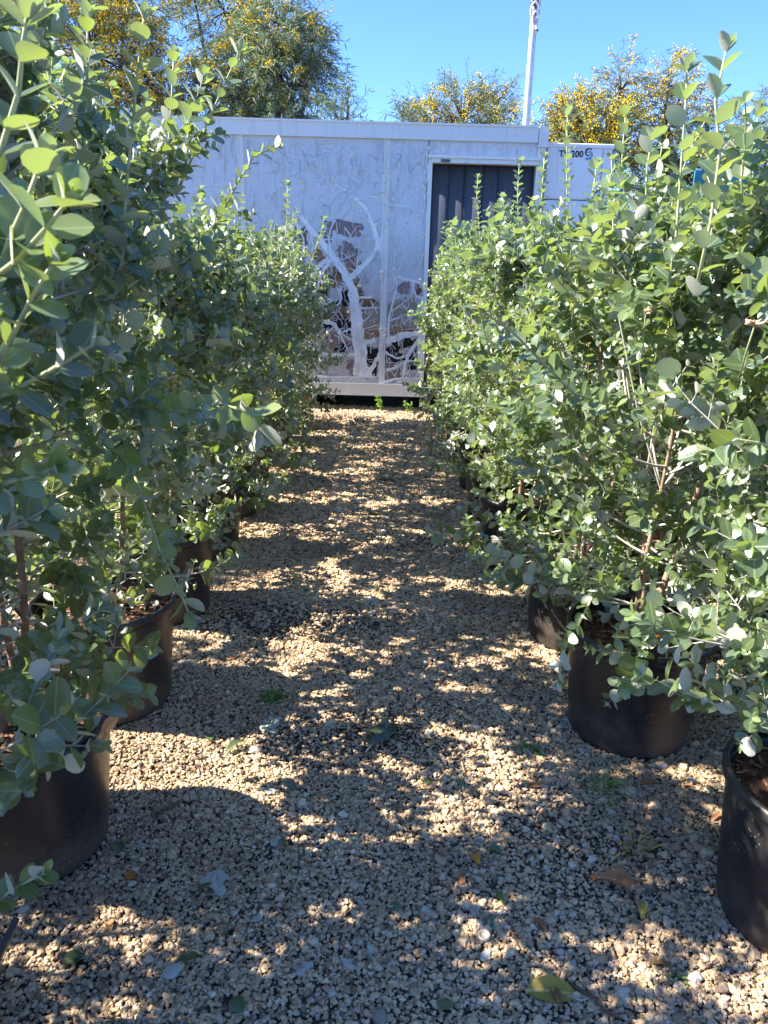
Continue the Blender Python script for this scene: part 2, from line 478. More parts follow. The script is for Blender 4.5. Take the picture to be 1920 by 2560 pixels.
gi = N.new('NodeGroupInput'); go = N.new('NodeGroupOutput')
join = N.new('GeometryNodeJoinGeometry')
for k in range(7):
    ico = N.new('GeometryNodeMeshIcoSphere'); ico.inputs['Radius'].default_value = 1.0; ico.inputs['Subdivisions'].default_value = 2 if k < 5 else 1
    nz = N.new('ShaderNodeTexNoise'); nz.inputs['Scale'].default_value = 0.9
    nz.inputs['Detail'].default_value = 1.0
    pos = N.new('GeometryNodeInputPosition')
    addv = N.new('ShaderNodeVectorMath'); addv.operation = 'ADD'; addv.inputs[1].default_value = (7.3 * k, 3.1 * k, 5.7 * k)
    L.new(pos.outputs[0], addv.inputs[0]); L.new(addv.outputs[0], nz.inputs['Vector'])
    sub = N.new('ShaderNodeVectorMath'); sub.operation = 'SUBTRACT'; sub.inputs[1].default_value = (0.5, 0.5, 0.5)
    L.new(nz.outputs['Color'], sub.inputs[0])
    sca = N.new('ShaderNodeVectorMath'); sca.operation = 'SCALE'; sca.inputs['Scale'].default_value = 1.7
    L.new(sub.outputs[0], sca.inputs[0])
    sp = N.new('GeometryNodeSetPosition'); L.new(ico.outputs[0], sp.inputs[0]); L.new(sca.outputs[0], sp.inputs['Offset'])
    sm = N.new('GeometryNodeSetMaterial'); sm.inputs['Material'].default_value = M['gravel']; L.new(sp.outputs[0], sm.inputs[0])
    ss = N.new('GeometryNodeSetShadeSmooth'); ss.inputs['Shade Smooth'].default_value = False; L.new(sm.outputs[0], ss.inputs[0])
    g2 = N.new('GeometryNodeGeometryToInstance'); L.new(ss.outputs[0], g2.inputs[0])
    L.new(g2.outputs[0], join.inputs[0])
m2p = N.new('GeometryNodeMeshToPoints'); L.new(gi.outputs[0], m2p.inputs[0])
iop = N.new('GeometryNodeInstanceOnPoints'); L.new(m2p.outputs[0], iop.inputs['Points']); L.new(join.outputs[0], iop.inputs['Instance'])
iop.inputs['Pick Instance'].default_value = True
rv = N.new('FunctionNodeRandomValue'); rv.data_type = 'FLOAT_VECTOR'
rv.inputs[0].default_value = (-0.5, -0.5, 0.0); rv.inputs[1].default_value = (0.5, 0.5, 6.283)
L.new(rv.outputs[0], iop.inputs['Rotation'])
na = N.new('GeometryNodeInputNamedAttribute'); na.data_type = 'FLOAT_VECTOR'; na.inputs['Name'].default_value = 's'
L.new(na.outputs['Attribute'], iop.inputs['Scale'])
L.new(iop.outputs[0], go.inputs[0])
md = gravel.modifiers.new('stones', 'NODES'); md.node_group = ng

# ------------------------------------------------------------------ leaves: templates and bulk meshes
def leaf_template(stations, widths, lift=0.10, curl=-0.10, fold=0.0):
    """leaf along +Y, length 1, upper side +Z; returns verts, faces"""
    v = []; idx = []
    for t, w in zip(stations, widths):
        zc = curl * t * t
        if w == 0:
            idx.append((len(v),)); v.append((0, t, zc))
        else:
            idx.append((len(v), len(v) + 1, len(v) + 2))
            v += [(-w, t, zc + lift * w), (0, t, zc), (w, t, zc + lift * w)]
    f = []
    for a, b in zip(idx[:-1], idx[1:]):
        if len(a) == 1 and len(b) == 1: continue
        if len(a) == 1:
            f += [(a[0], b[1], b[0]), (a[0], b[2], b[1])]
        elif len(b) == 1:
            f += [(a[0], a[1], b[0]), (a[1], a[2], b[0])]
        else:
            f += [(a[0], a[1], b[1], b[0]), (a[1], a[2], b[2], b[1])]
    return np.array(v, float), f
HI = leaf_template([0.0, 0.09, 0.26, 0.5, 0.74, 0.92, 1.0], [0.014, 0.10, 0.24, 0.315, 0.285, 0.15, 0], 0.30, -0.10)
HI2 = leaf_template([0.0, 0.09, 0.26, 0.5, 0.74, 0.92, 1.0], [0.014, 0.13, 0.30, 0.37, 0.32, 0.17, 0], 0.16, 0.06)
LO = leaf_template([0.0, 0.28, 0.66, 1.0], [0.0, 0.27, 0.32, 0], 0.30, -0.10)
LONG = leaf_template([0.0, 0.2, 0.5, 0.8, 1.0], [0.012, 0.12, 0.17, 0.11, 0], 0.5, -0.22)
NEEDLE = leaf_template([0.0, 0.45, 1.0], [0.0, 0.055, 0], 0.2, -0.25)

def frames(D, Nn):
    D = D / np.linalg.norm(D, axis=1, keepdims=True)
    Nn = Nn - (Nn * D).sum(1, keepdims=True) * D
    nl = np.linalg.norm(Nn, axis=1, keepdims=True)
    Nn = np.where(nl < 1e-4, np.cross(D, np.array([[0.3, 0.9, 0.2]])), Nn)
    Nn = Nn / np.maximum(np.linalg.norm(Nn, axis=1, keepdims=True), 1e-6)
    X = np.cross(D, Nn)
    return X, D, Nn
def bulk_leaves(name, O, D, Nn, Ln, Wd, tone, tmpl, mat, parent=None):
    tv, tf = tmpl
    X, Y, Z = frames(D, Nn)
    k, n = len(tv), len(O)
    V = (O[:, None, :] + (X[:, None, :] * tv[None, :, 0:1] * Wd[:, None, None] + Y[:, None, :] * tv[None, :, 1:2] + Z[:, None, :] * tv[None, :, 2:3]) * Ln[:, None, None])
    V = V.reshape(-1, 3)
    lens = np.array([len(f) for f in tf]); loops = np.concatenate([np.array(f) for f in tf])
    LI = (loops[None, :] + (np.arange(n) * k)[:, None]).ravel()
    starts1 = np.concatenate([[0], np.cumsum(lens)[:-1]])
    ST = (starts1[None, :] + (np.arange(n) * len(loops))[:, None]).ravel()
    me = bpy.data.meshes.new(name)
    me.vertices.add(len(V)); me.vertices.foreach_set('co', V.astype(np.float32).ravel())
    me.loops.add(len(LI)); me.loops.foreach_set('vertex_index', LI.astype(np.int32))
    me.polygons.add(len(ST)); me.polygons.foreach_set('loop_start', ST.astype(np.int32))
    me.polygons.foreach_set('use_smooth', np.ones(len(ST), bool))
    lc = np.empty((n, k, 3), np.float32)
    lc[:, :, 0] = tv[None, :, 0]; lc[:, :, 1] = tv[None, :, 1]; lc[:, :, 2] = tone[:, None]
    a = me.attributes.new('lc', 'FLOAT_VECTOR', 'POINT'); a.data.foreach_set('vector', lc.ravel())
    me.materials.append(mat)
    me.update(calc_edges=True)
    me.validate()
    return link(name, me, parent)
def one_leaf_mesh(name, tmpl, tone, mat, wide=1.0):
    tv, tf = tmpl
    me = bpy.data.meshes.new(name)
    me.from_pydata([(v[0] * wide, v[1], v[2]) for v in tv], [], tf)
    a = me.attributes.new('lc', 'FLOAT_VECTOR', 'POINT')
    lc = tv.copy(); lc[:, 2] = tone
    a.data.foreach_set('vector', lc.astype(np.float32).ravel())
    me.polygons.foreach_set('use_smooth', [True] * len(me.polygons))
    me.materials.append(mat)
    return me
LEAF_TONES = [0.08, 0.2, 0.32, 0.42, 0.52, 0.62, 0.72, 0.84, 0.96]
LEAF_MESH = [[one_leaf_mesh('leaf', t, tn, M['leaf']) for tn in LEAF_TONES] for t in (HI, HI2)]

# ------------------------------------------------------------------ shrubs
def rot_about(v, axis, a):
    return Quaternion(axis, a) @ v
def perp(d, rnd):
    r = Vector((rnd.uniform(-1, 1), rnd.uniform(-1, 1), rnd.uniform(-1, 1)))
    p = d.cross(r)
    return p.normalized() if p.length > 1e-4 else Vector((1, 0, 0))

def grow_shrub(seed, H, R, nb=54, shoots=7, lean=(0, 0), low=.6, leaf=0.043, young=0.0, zmin=.03):
    """skeleton of a dense upright shrub, local coords with z=0 at the soil; returns tubes and leaf arrays"""
    rnd = random.Random(seed)
    stems, twigs, green = [], [], []
    O, D, Nn, Ln, Wd, tone = [], [], [], [], [], []
    up = Vector((0, 0, 1))
    def leaves_at(p, d, side, size, t0, wide):
        for s in (1, -1):
            sd = side * s
            ang = math.radians(rnd.uniform(38, 72))
            ld = (d * math.cos(ang) + sd * math.sin(ang)).normalized()
            nn = d * 0.8 + up * rnd.uniform(-0.25, 0.6) + Vector((rnd.uniform(-.55, .55), rnd.uniform(-.55, .55), rnd.uniform(-.4, .4)))
            O.append(p); D.append(ld); Nn.append(nn)
            Ln.append(size * rnd.uniform(0.72, 1.15)); Wd.append(wide * rnd.uniform(0.85, 1.12))
            tone.append(min(0.99, max(0.0, t0 + rnd.gauss(0, 0.13))))
    def leafy(p, d, length, step, size, t0, wide, droop, store, r0, skip=0.0):
        """a twig: curved polyline with opposite leaf pairs; returns the end"""
        n = max(2, int(length / step))
        side = perp(d, rnd); pts_ = [p.copy()]
        for i in range(n):
            f = (i + 1) / n
            d = (d + droop * (1.0 / n) + Vector((rnd.uniform(-.1, .1), rnd.uniform(-.1, .1), rnd.uniform(-.08, .08)))).normalized()
            p = p + d * (length / n)
            if i % 2 == 1 or i == n - 1: pts_.append(p.copy())
            side = rot_about(side - d * side.dot(d), d, math.radians(90 + rnd.uniform(-18, 18)))
            if side.length < 1e-3: side = perp(d, rnd)
            side.normalize()
            if f > skip:
                taper = 1.0 - 0.45 * max(0, (f - 0.7) / 0.3)
                leaves_at(p, d, side, size * taper, t0 + 0.28 * max(0, f - 0.75) / 0.25, wide)
        # closed pair at the tip
        leaves_at(p, (d * 1.0).normalized(), side.cross(d).normalized(), size * 0.45, t0 + 0.2, wide * 0.8)
        store.append((pts_, r0, r0 * 0.5))
        return p, d
    ns = rnd.choice((3, 4))
    tops = []
    for s in range(ns):
        a = 2 * math.pi * s / ns + rnd.uniform(-.5, .5)
        p = Vector((0.02 * math.cos(a), 0.02 * math.sin(a), -0.03))
        tgt = Vector((math.cos(a) * R * rnd.uniform(.2, .45) + lean[0], math.sin(a) * R * rnd.uniform(.2, .45) + lean[1], H * rnd.uniform(.64, .80)))
        line = []
        for i in range(9):
            f = i / 8
            q = p.lerp(tgt, f) + Vector((math.sin(f * 5 + a) * .02, math.cos(f * 4 + a) * .02, 0))
            line.append(q)
        r0 = rnd.uniform(.009, .014)
        stems.append((line, r0, 0.0035)); tops.append(line)
    def env(zf):   # crown radius by height fraction
        return R * (0.80 + 0.35 * zf if zf < .45 else 0.9575 - 0.72 * (zf - .45) ** 1.3 * 1.6)
    for b in range(nb):
        zf = (b + rnd.random()) / nb
        zf = zmin + (0.93 - zmin) * zf ** 0.92
        line = tops[rnd.randrange(ns)]
        k = min(8, max(0.0, zf / .8 * 8)); i0 = int(min(7, k)); p = line[i0].lerp(line[i0 + 1], k - i0)
        a = b * 2.39996 + rnd.uniform(-.5, .5)
        el = math.radians(-12 + 62 * zf + rnd.uniform(-14, 14))
        if zf < .16 and rnd.random() < low: el = math.radians(rnd.uniform(-38, 0))
        d = Vector((math.cos(a) * math.cos(el), math.sin(a) * math.cos(el), math.sin(el)))
        e = max(0.12, env(zf)) * rnd.uniform(.72, 1.18)
        horiz = max(.35, math.cos(el))
        length = max(0.10, (e - 0.25 * R * zf) / horiz)
        length = min(length, 0.75)
        nseg = max(4, int(length / 0.05))
        q = p.copy(); pl = [q.copy()]
        bend = Vector((0, 0, rnd.uniform(0.15, 0.7) if zf > .22 or rnd.random() > low else rnd.uniform(-.7, .35)))
        for i in range(nseg):
            f = (i + 1) / nseg
            d = (d + bend * (1.0 / nseg) + Vector((rnd.uniform(-.12, .12), rnd.uniform(-.12, .12), rnd.uniform(-.1, .1)))).normalized()
            q = q + d * (length / nseg); pl.append(q.copy())
            if f > .22:
                for _ in range(2 if f > .4 else 1):
                    if rnd.random() < .93:
                        td = (d * rnd.uniform(.3, .8) + perp(d, rnd) + up * .25).normalized()
                        leafy(q.copy(), td, rnd.uniform(.05, .15), .021, leaf * rnd.uniform(.72, .98), .34 + young, 1.0,
                              up * rnd.uniform(-.2, .5), twigs, .0016)
        stems.append((pl, 0.0045, 0.0018))
        leafy(q, d, rnd.uniform(.10, .20), .026, leaf * 1.08, .45 + young, 1.05, up * rnd.uniform(0, .5), twigs, .002)
    for s in range(shoots):
        line = tops[s % ns]
        if s < 4:
            p = line[8].lerp(line[6], rnd.random()) + Vector((rnd.uniform(-.06, .06), rnd.uniform(-.06, .06), rnd.uniform(-.1, .02)))
            ln = max(.12, (H - p.z) * rnd.uniform(.6, 1.2))
        else:
            a = rnd.uniform(0, 6.28); r_ = R * .75 * math.sqrt(rnd.random())
            p = Vector((lean[0] * .7 + r_ * math.cos(a), lean[1] * .7 + r_ * math.sin(a), H * (rnd.uniform(.62, .80) - .18 * (r_ / R) ** 2)))
            ln = rnd.uniform(.16, .40)
            q0 = line[min(8, max(1, int(p.z / H * 8 * .8)))]
            stems.append(([q0, q0.lerp(p, .5) + Vector((0, 0, -.03)), p], .004, .003))
        a = rnd.uniform(0, 6.28)
        d = Vector((math.cos(a) * .25, math.sin(a) * .25, 1)).normalized()
        # side twiglets keep the shoot's foot full
        for _ in range(5):
            td = (d * .7 + perp(d, rnd)).normalized()
            leafy(p + d * rnd.uniform(0, ln * .5), td, rnd.uniform(.06, .16), .022, leaf * .9, .40 + young, 1.0, up * .3, twigs, .0016)
        leafy(p, d, ln, .036, leaf * 1.22, .50 + young, 1.18, Vector((rnd.uniform(-.2, .2), rnd.uniform(-.2, .2), .2)), green, .0034, .03)
    arr = lambda q: np.array([tuple(x) for x in q], float)
    return dict(stems=stems, twigs=twigs, green=green, O=arr(O), D=arr(D), N=arr(Nn), L=np.array(Ln), W=np.array(Wd), T=np.array(tone), ns=ns)

def add_arching(sh, pts, leaf, tone0, seed, step=0.042):
    """one long branch with opposite leaf pairs along given local points"""
    rnd = random.Random(seed)
    P = [Vector(p) for p in pts]
    sh['green'].append((P, 0.0042, 0.002))
    O, D, Nn, Ln, Wd, T = [], [], [], [], [], []
    acc = 0.0; side = perp((P[1] - P[0]).normalized(), rnd)
    for a, b in zip(P[:-1], P[1:]):
        d = (b - a); seg = d.length; d.normalize()
        while acc < seg:
            p = a + d * acc
            side = rot_about(side - d * side.dot(d), d, math.radians(90 + rnd.uniform(-15, 15))).normalized()
            for s in (1, -1):
                ang = math.radians(rnd.uniform(40, 65))
                O.append(p); D.append(d * math.cos(ang) + side * s * math.sin(ang))
                Nn.append(d * .6 + Vector((rnd.uniform(-.3, .3), rnd.uniform(-.3, .3), rnd.uniform(.1, .9))))
                Ln.append(leaf * rnd.uniform(.8, 1.1)); Wd.append(rnd.uniform(.95, 1.15)); T.append(tone0 + rnd.gauss(0, .1))
            acc += step
        acc -= seg
    p = P[-1]; d = (P[-1] - P[-2]).normalized()
    for q in range(3):           # closed leaves at the tip
        side = rot_about(side - d * side.dot(d), d, math.radians(90)).normalized()
        for s in (1, -1):
            ang = math.radians(34 - 9 * q)
            O.append(p - d * .006 * (2 - q)); D.append(d * math.cos(ang) + side * s * math.sin(ang)); Nn.append(d * .5 - side * s * .6)
            Ln.append(leaf * (.75 - .2 * q)); Wd.append(.95); T.append(tone0 + .15)
    arr = lambda q: np.array([tuple(x) for x in q], float)
    sh['O'] = np.concatenate([sh['O'], arr(O)]); sh['D'] = np.concatenate([sh['D'], arr(D)]); sh['N'] = np.concatenate([sh['N'], arr(Nn)])
    sh['L'] = np.concatenate([sh['L'], np.array(Ln)]); sh['W'] = np.concatenate([sh['W'], np.array(Wd)]); sh['T'] = np.concatenate([sh['T'], np.clip(np.array(T), 0, .99)])

def wood(sh, parent, far=False):
    m = MB()
    for (pl, r0, r1) in sh['stems'][:sh['ns']]:
        m.tube(pl, [r0 + (r1 - r0) * i / (len(pl) - 1) for i in range(len(pl))], 7)
    m.build('trunk', M['bark'], parent, True)
    m = MB()
    for (pl, r0, r1) in sh['stems'][sh['ns']:]:
        m.tube(pl, [r0 + (r1 - r0) * i / (len(pl) - 1) for i in range(len(pl))], 4, 0, False)
    for (pl, r0, r1) in sh['twigs']:
        m.tube(pl, [r0 + (r1 - r0) * i / (len(pl) - 1) for i in range(len(pl))], 3, 0, False)
    tag(m.build('branches', M['twig'], parent, True), kind='stuff')
    for (pl, r0, r1) in sh['green']:
        m = MB()
        m.tube(pl, [r0 + (r1 - r0) * i / (len(pl) - 1) for i in range(len(pl))], 5)
        m.build('shoot', M['shoot'], parent, True)

POT_H, SOIL_Z = 0.40, 0.345
# height above soil, crown radius, lean, shoots
SPEC = {
    'wall': [(1.50, .40, (-.05, .0), 6), (1.80, .39, (-.03, .0), 9), (1.78, .38, (.03, .0), 9), (1.45, .38, (.03, 0), 8), (1.42, .40, (.05, 0), 6),
             (1.40, .45, (.05, 0), 6), (1.36, .46, (.06, 0), 6), (1.34, .50, (.10, 0), 6), (1.30, .52, (.12, 0), 6), (1.02, .54, (.10, 0), 3)],
    'door': [(1.55, .44, (.0, .0), 8), (1.58, .44, (.0, .0), 9), (1.42, .43, (.03, .0), 8), (1.46, .42, (.0, 0), 8), (1.42, .40, (-.02, 0), 8),
             (1.45, .42, (-.04, 0), 7), (1.50, .42, (-.03, 0), 7), (1.52, .44, (-.05, 0), 7), (1.48, .46, (-.03, 0), 6)],
}
ORD = ['', 'second', 'third', 'fourth', 'fifth', 'sixth', 'seventh', 'eighth', 'ninth', 'tenth']
LOWS = {('wall', 0): (0, .22), ('wall', 1): (0, .13), ('wall', 2): (.1, .10), ('wall', 3): (.4, .05), ('door', 1): (.45, .06), ('door', 0): (.0, .10)}
shrubs = []
for row in ('wall', 'door'):
    for i, (px, py) in enumerate(POTS[row]):
        H, R, lean, nsh = SPEC[row][i]
        near = py < 4.3
        sh = grow_shrub(100 * (row == 'door') + 17 * i + 3, H, R, 78 if near else 66, nsh + (6 if row == 'wall' else 11), lean, LOWS.get((row, i), (.6, .03))[0], 0.053 if near else 0.050, 0.06 if row == 'door' else 0.0, LOWS.get((row, i), (.6, .03))[1])
        sh['row'], sh['i'], sh['pos'], sh['near'] = row, i, (px, py), near
        shrubs.append(sh)
by = {(s['row'], s['i']): s for s in shrubs}
def local(sh, x, y, Y):
    p = at_depth(x, y, Y)
    return (p.x - sh['pos'][0], p.y - sh['pos'][1], p.z - SOIL_Z)
# long arching branches that stand clear of the crowns
s = by[('wall', 1)]
add_arching(s, [local(s, 235, 960, 1.72), local(s, 285, 1010, 1.62), local(s, 312, 1090, 1.56), local(s, 345, 1190, 1.52), local(s, 385, 1270, 1.5), local(s, 410, 1330, 1.5)], .05, .88, 1, .030)
add_arching(s, [local(s, 260, 880, 1.6), local(s, 400, 890, 1.45), local(s, 480, 870, 1.35), local(s, 545, 895, 1.3), local(s, 565, 945, 1.3)], .05, .80, 2, .030)
s = by[('wall', 2)]
add_arching(s, [local(s, 380, 420, 2.45), local(s, 420, 330, 2.45), local(s, 455, 250, 2.45), local(s, 490, 170, 2.45), local(s, 522, 100, 2.45)], .05, .6, 3)
s = by[('wall', 1)]
add_arching(s, [local(s, 262, 640, 1.75), local(s, 268, 480, 1.75), local(s, 275, 380, 1.75), local(s, 290, 230, 1.75), local(s, 305, 90, 1.75), local(s, 312, 30, 1.75)], .054, .55, 4, .05)
s = by[('wall', 0)]
add_arching(s, [local(s, -20, 640, .95), local(s, 20, 520, .92), local(s, 60, 430, .9), local(s, 95, 330, .9)], .056, .72, 5)
add_arching(s, [local(s, -60, 1080, .98), local(s, 20, 1040, .93), local(s, 70, 1030, .9), local(s, 120, 1010, .88)], .054, .7, 6)
add_arching(s, [local(s, -60, 2010, 1.12), local(s, -20, 1960, 1.12), local(s, 35, 1915, 1.12), local(s, 90, 1890, 1.12)], .05, .66, 16, .03)
add_arching(s, [local(s, -60, 900, .95), local(s, 10, 760, .9), local(s, 70, 640, .87), local(s, 120, 560, .85)], .054, .8, 21, .034)
add_arching(s, [local(s, -40, 620, .92), local(s, 40, 560, .88), local(s, 110, 480, .86), local(s, 150, 430, .85)], .052, .75, 22, .034)
add_arching(s, [local(s, -90, 880, .98), local(s, 0, 860, .95), local(s, 110, 800, .92), local(s, 210, 740, .92)], .05, .2, 23, .036)
add_arching(s, [local(s, -80, 420, .98), local(s, 0, 330, .95), local(s, 40, 200, .95), local(s, 50, 90, .95), local(s, 60, 20, .95)], .05, .4, 24, .036)
s = by[('door', 0)]
add_arching(s, [local(s, 1500, 640, 1.62), local(s, 1535, 480, 1.62), local(s, 1555, 330, 1.62), local(s, 1545, 220, 1.62), local(s, 1570, 100, 1.62)], .055, .45, 7, .045)
add_arching(s, [local(s, 1720, 1000, 1.35), local(s, 1650, 960, 1.3), local(s, 1590, 950, 1.25), local(s, 1530, 980, 1.22)], .052, .5, 8)
s = by[('door', 1)]
add_arching(s, [local(s, 1440, 640, 2.0), local(s, 1460, 520, 2.0), local(s, 1470, 380, 2.0), local(s, 1480, 240, 2.0), local(s, 1485, 140, 2.0)], .055, .42, 9, .055)
add_arching(s, [local(s, 1330, 880, 2.0), local(s, 1240, 850, 1.9), local(s, 1180, 790, 1.85), local(s, 1110, 720, 1.82), local(s, 1040, 670, 1.8)], .05, .6, 10, .034)
add_arching(s, [local(s, 1290, 1270, 2.05), local(s, 1260, 1330, 2.0), local(s, 1220, 1400, 1.97), local(s, 1205, 1480, 1.97)], .042, .35, 11, .03)

# tall thin shoots that stand above the crowns
for q, (key, Y, line, lf, tn) in enumerate([
        (('door', 3), 3.80, [(1222, 600), (1226, 470), (1224, 340), (1226, 235)], .046, .40), (('door', 2), 3.00, [(1345, 560), (1340, 430), (1345, 320), (1352, 240)], .050, .40),
        (('door', 4), 4.55, [(1125, 600), (1120, 500), (1118, 420), (1122, 350)], .044, .42), (('door', 5), 5.30, [(1040, 600), (1036, 500), (1030, 430), (1032, 380)], .044, .40),
        (('door', 3), 3.90, [(1175, 590), (1168, 480), (1172, 400), (1176, 335)], .044, .44), (('door', 1), 2.25, [(1400, 560), (1395, 450), (1398, 360), (1410, 290)], .050, .55),
        (('door', 4), 4.70, [(1085, 620), (1082, 540), (1080, 470), (1086, 420)], .044, .45), (('door', 2), 2.90, [(1280, 600), (1276, 500), (1280, 420), (1290, 350)], .048, .55),
        (('door', 6), 5.95, [(985, 640), (980, 570), (976, 520), (972, 480)], .044, .40), (('door', 1), 2.20, [(1620, 520), (1625, 400), (1630, 310), (1640, 230)], .050, .40),
        (('wall', 1), 1.72, [(170, 420), (182, 300), (188, 160), (190, 30)], .052, .55), (('wall', 2), 2.40, [(350, 480), (362, 360), (370, 230), (376, 115)], .052, .60),
        (('wall', 3), 3.10, [(470, 480), (510, 400), (550, 335), (605, 316)], .046, .50), (('wall', 5), 4.60, [(610, 560), (618, 500), (622, 440), (620, 395)], .042, .45),
        (('wall', 7), 5.95, [(665, 590), (680, 540), (695, 500), (700, 470)], .042, .60), (('wall', 1), 1.70, [(95, 420), (80, 300), (70, 170), (60, 60)], .050, .35)]):
    s = by[key]
    add_arching(s, [local(s, x, y, Y) for (x, y) in line], lf, tn, 60 + q, .030)

# which leaves show: coarse depth buffer over all leaf centres (used only to choose which leaves become objects)
gridw = 10.0
zbuf = {}
allc = []
for s in shrubs:
    C = s['O'] + s['D'] / np.linalg.norm(s['D'], axis=1, keepdims=True) * s['L'][:, None] * .5
    C = C + np.array([s['pos'][0], s['pos'][1], SOIL_Z])
    u, w_, dep = project(C)
    s['u'], s['w'], s['dep'] = u, w_, dep
    allc.append(np.stack([u, w_, dep], 1))
A = np.concatenate(allc)
ok = (A[:, 2] > .1) & (A[:, 0] > 0) & (A[:, 0] < PW) & (A[:, 1] > 0) & (A[:, 1] < PH)
gw, gh = int(PW / gridw), int(PH / gridw)
zb = np.full(gw * gh, 1e9)
rad = np.clip((0.018 * F_PX / A[:, 2] / gridw), 0, 3).astype(int)
for dx in range(-2, 3):
    for dy in range(-2, 3):
        mm = ok & (rad >= max(abs(dx), abs(dy)))
        cx = np.clip((A[mm, 0] / gridw).astype(int) + dx, 0, gw - 1); cy = np.clip((A[mm, 1] / gridw).astype(int) + dy, 0, gh - 1)
        np.minimum.at(zb, cy * gw + cx, A[mm, 2])

for s in shrubs:
    row, i = s['row'], s['i']
    n_from = len(POTS[row]) - i
    posword = (['first'] + ORD[1:])[n_from - 1]
    side = 'sunlit doorway row' if row == 'door' else 'shaded wall side row'
    root = empty('shrub', (s['pos'][0], s['pos'][1], SOIL_Z))
    tag(root, f'silvery green leafy shrub in {posword} pot from the container, {side}', 'shrub', 'shrubs growing in the two pot rows')
    wood(s, root)
    ok = (s['dep'] > .15) & (s['u'] > 0) & (s['u'] < PW) & (s['w'] > 0) & (s['w'] < PH)
    cell = np.clip((s['w'] / gridw).astype(int), 0, gh - 1) * gw + np.clip((s['u'] / gridw).astype(int), 0, gw - 1)
    vis = ok & (s['dep'] < zb[cell] + 0.05)
    X, Y, Z = frames(s['D'], s['N'])
    view = np.array([0, 0, CAM_H]) - (s['O'] + np.array([s['pos'][0], s['pos'][1], SOIL_Z]))
    view /= np.linalg.norm(view, axis=1, keepdims=True)
    score = s['L'] / np.maximum(s['dep'], .2) * (0.25 + np.abs((Z * view).sum(1)))
    score = np.where(vis, score, 0)
    score = np.where(s['L'] / np.maximum(s['dep'], .2) * F_PX < 13, 0, score)
    order = np.argsort(-score)[:300]
    order = order[score[order] > 0]
    single = np.zeros(len(s['L']), bool); single[order] = True
    for j in order:
        tmpl = 1 if s['W'][j] > 1.08 else 0
        ti = int(np.argmin(np.abs(np.array(LEAF_TONES) - s['T'][j])))
        o = bpy.data.objects.new('leaf', LEAF_MESH[tmpl][ti])
        COL.objects.link(o)
        mw = Matrix((X[j] * s['L'][j] * s['W'][j], Y[j] * s['L'][j], Z[j] * s['L'][j])).transposed().to_4x4()
        mw.translation = Vector(s['O'][j])
        o.parent = root
        o.matrix_local = mw
    rest = ~single
    fo = bulk_leaves('foliage', s['O'][rest], s['D'][rest], s['N'][rest], s['L'][rest], s['W'][rest], s['T'][rest], HI if s['near'] else LO, M['leaf'], root)
    tag(fo, kind='stuff')

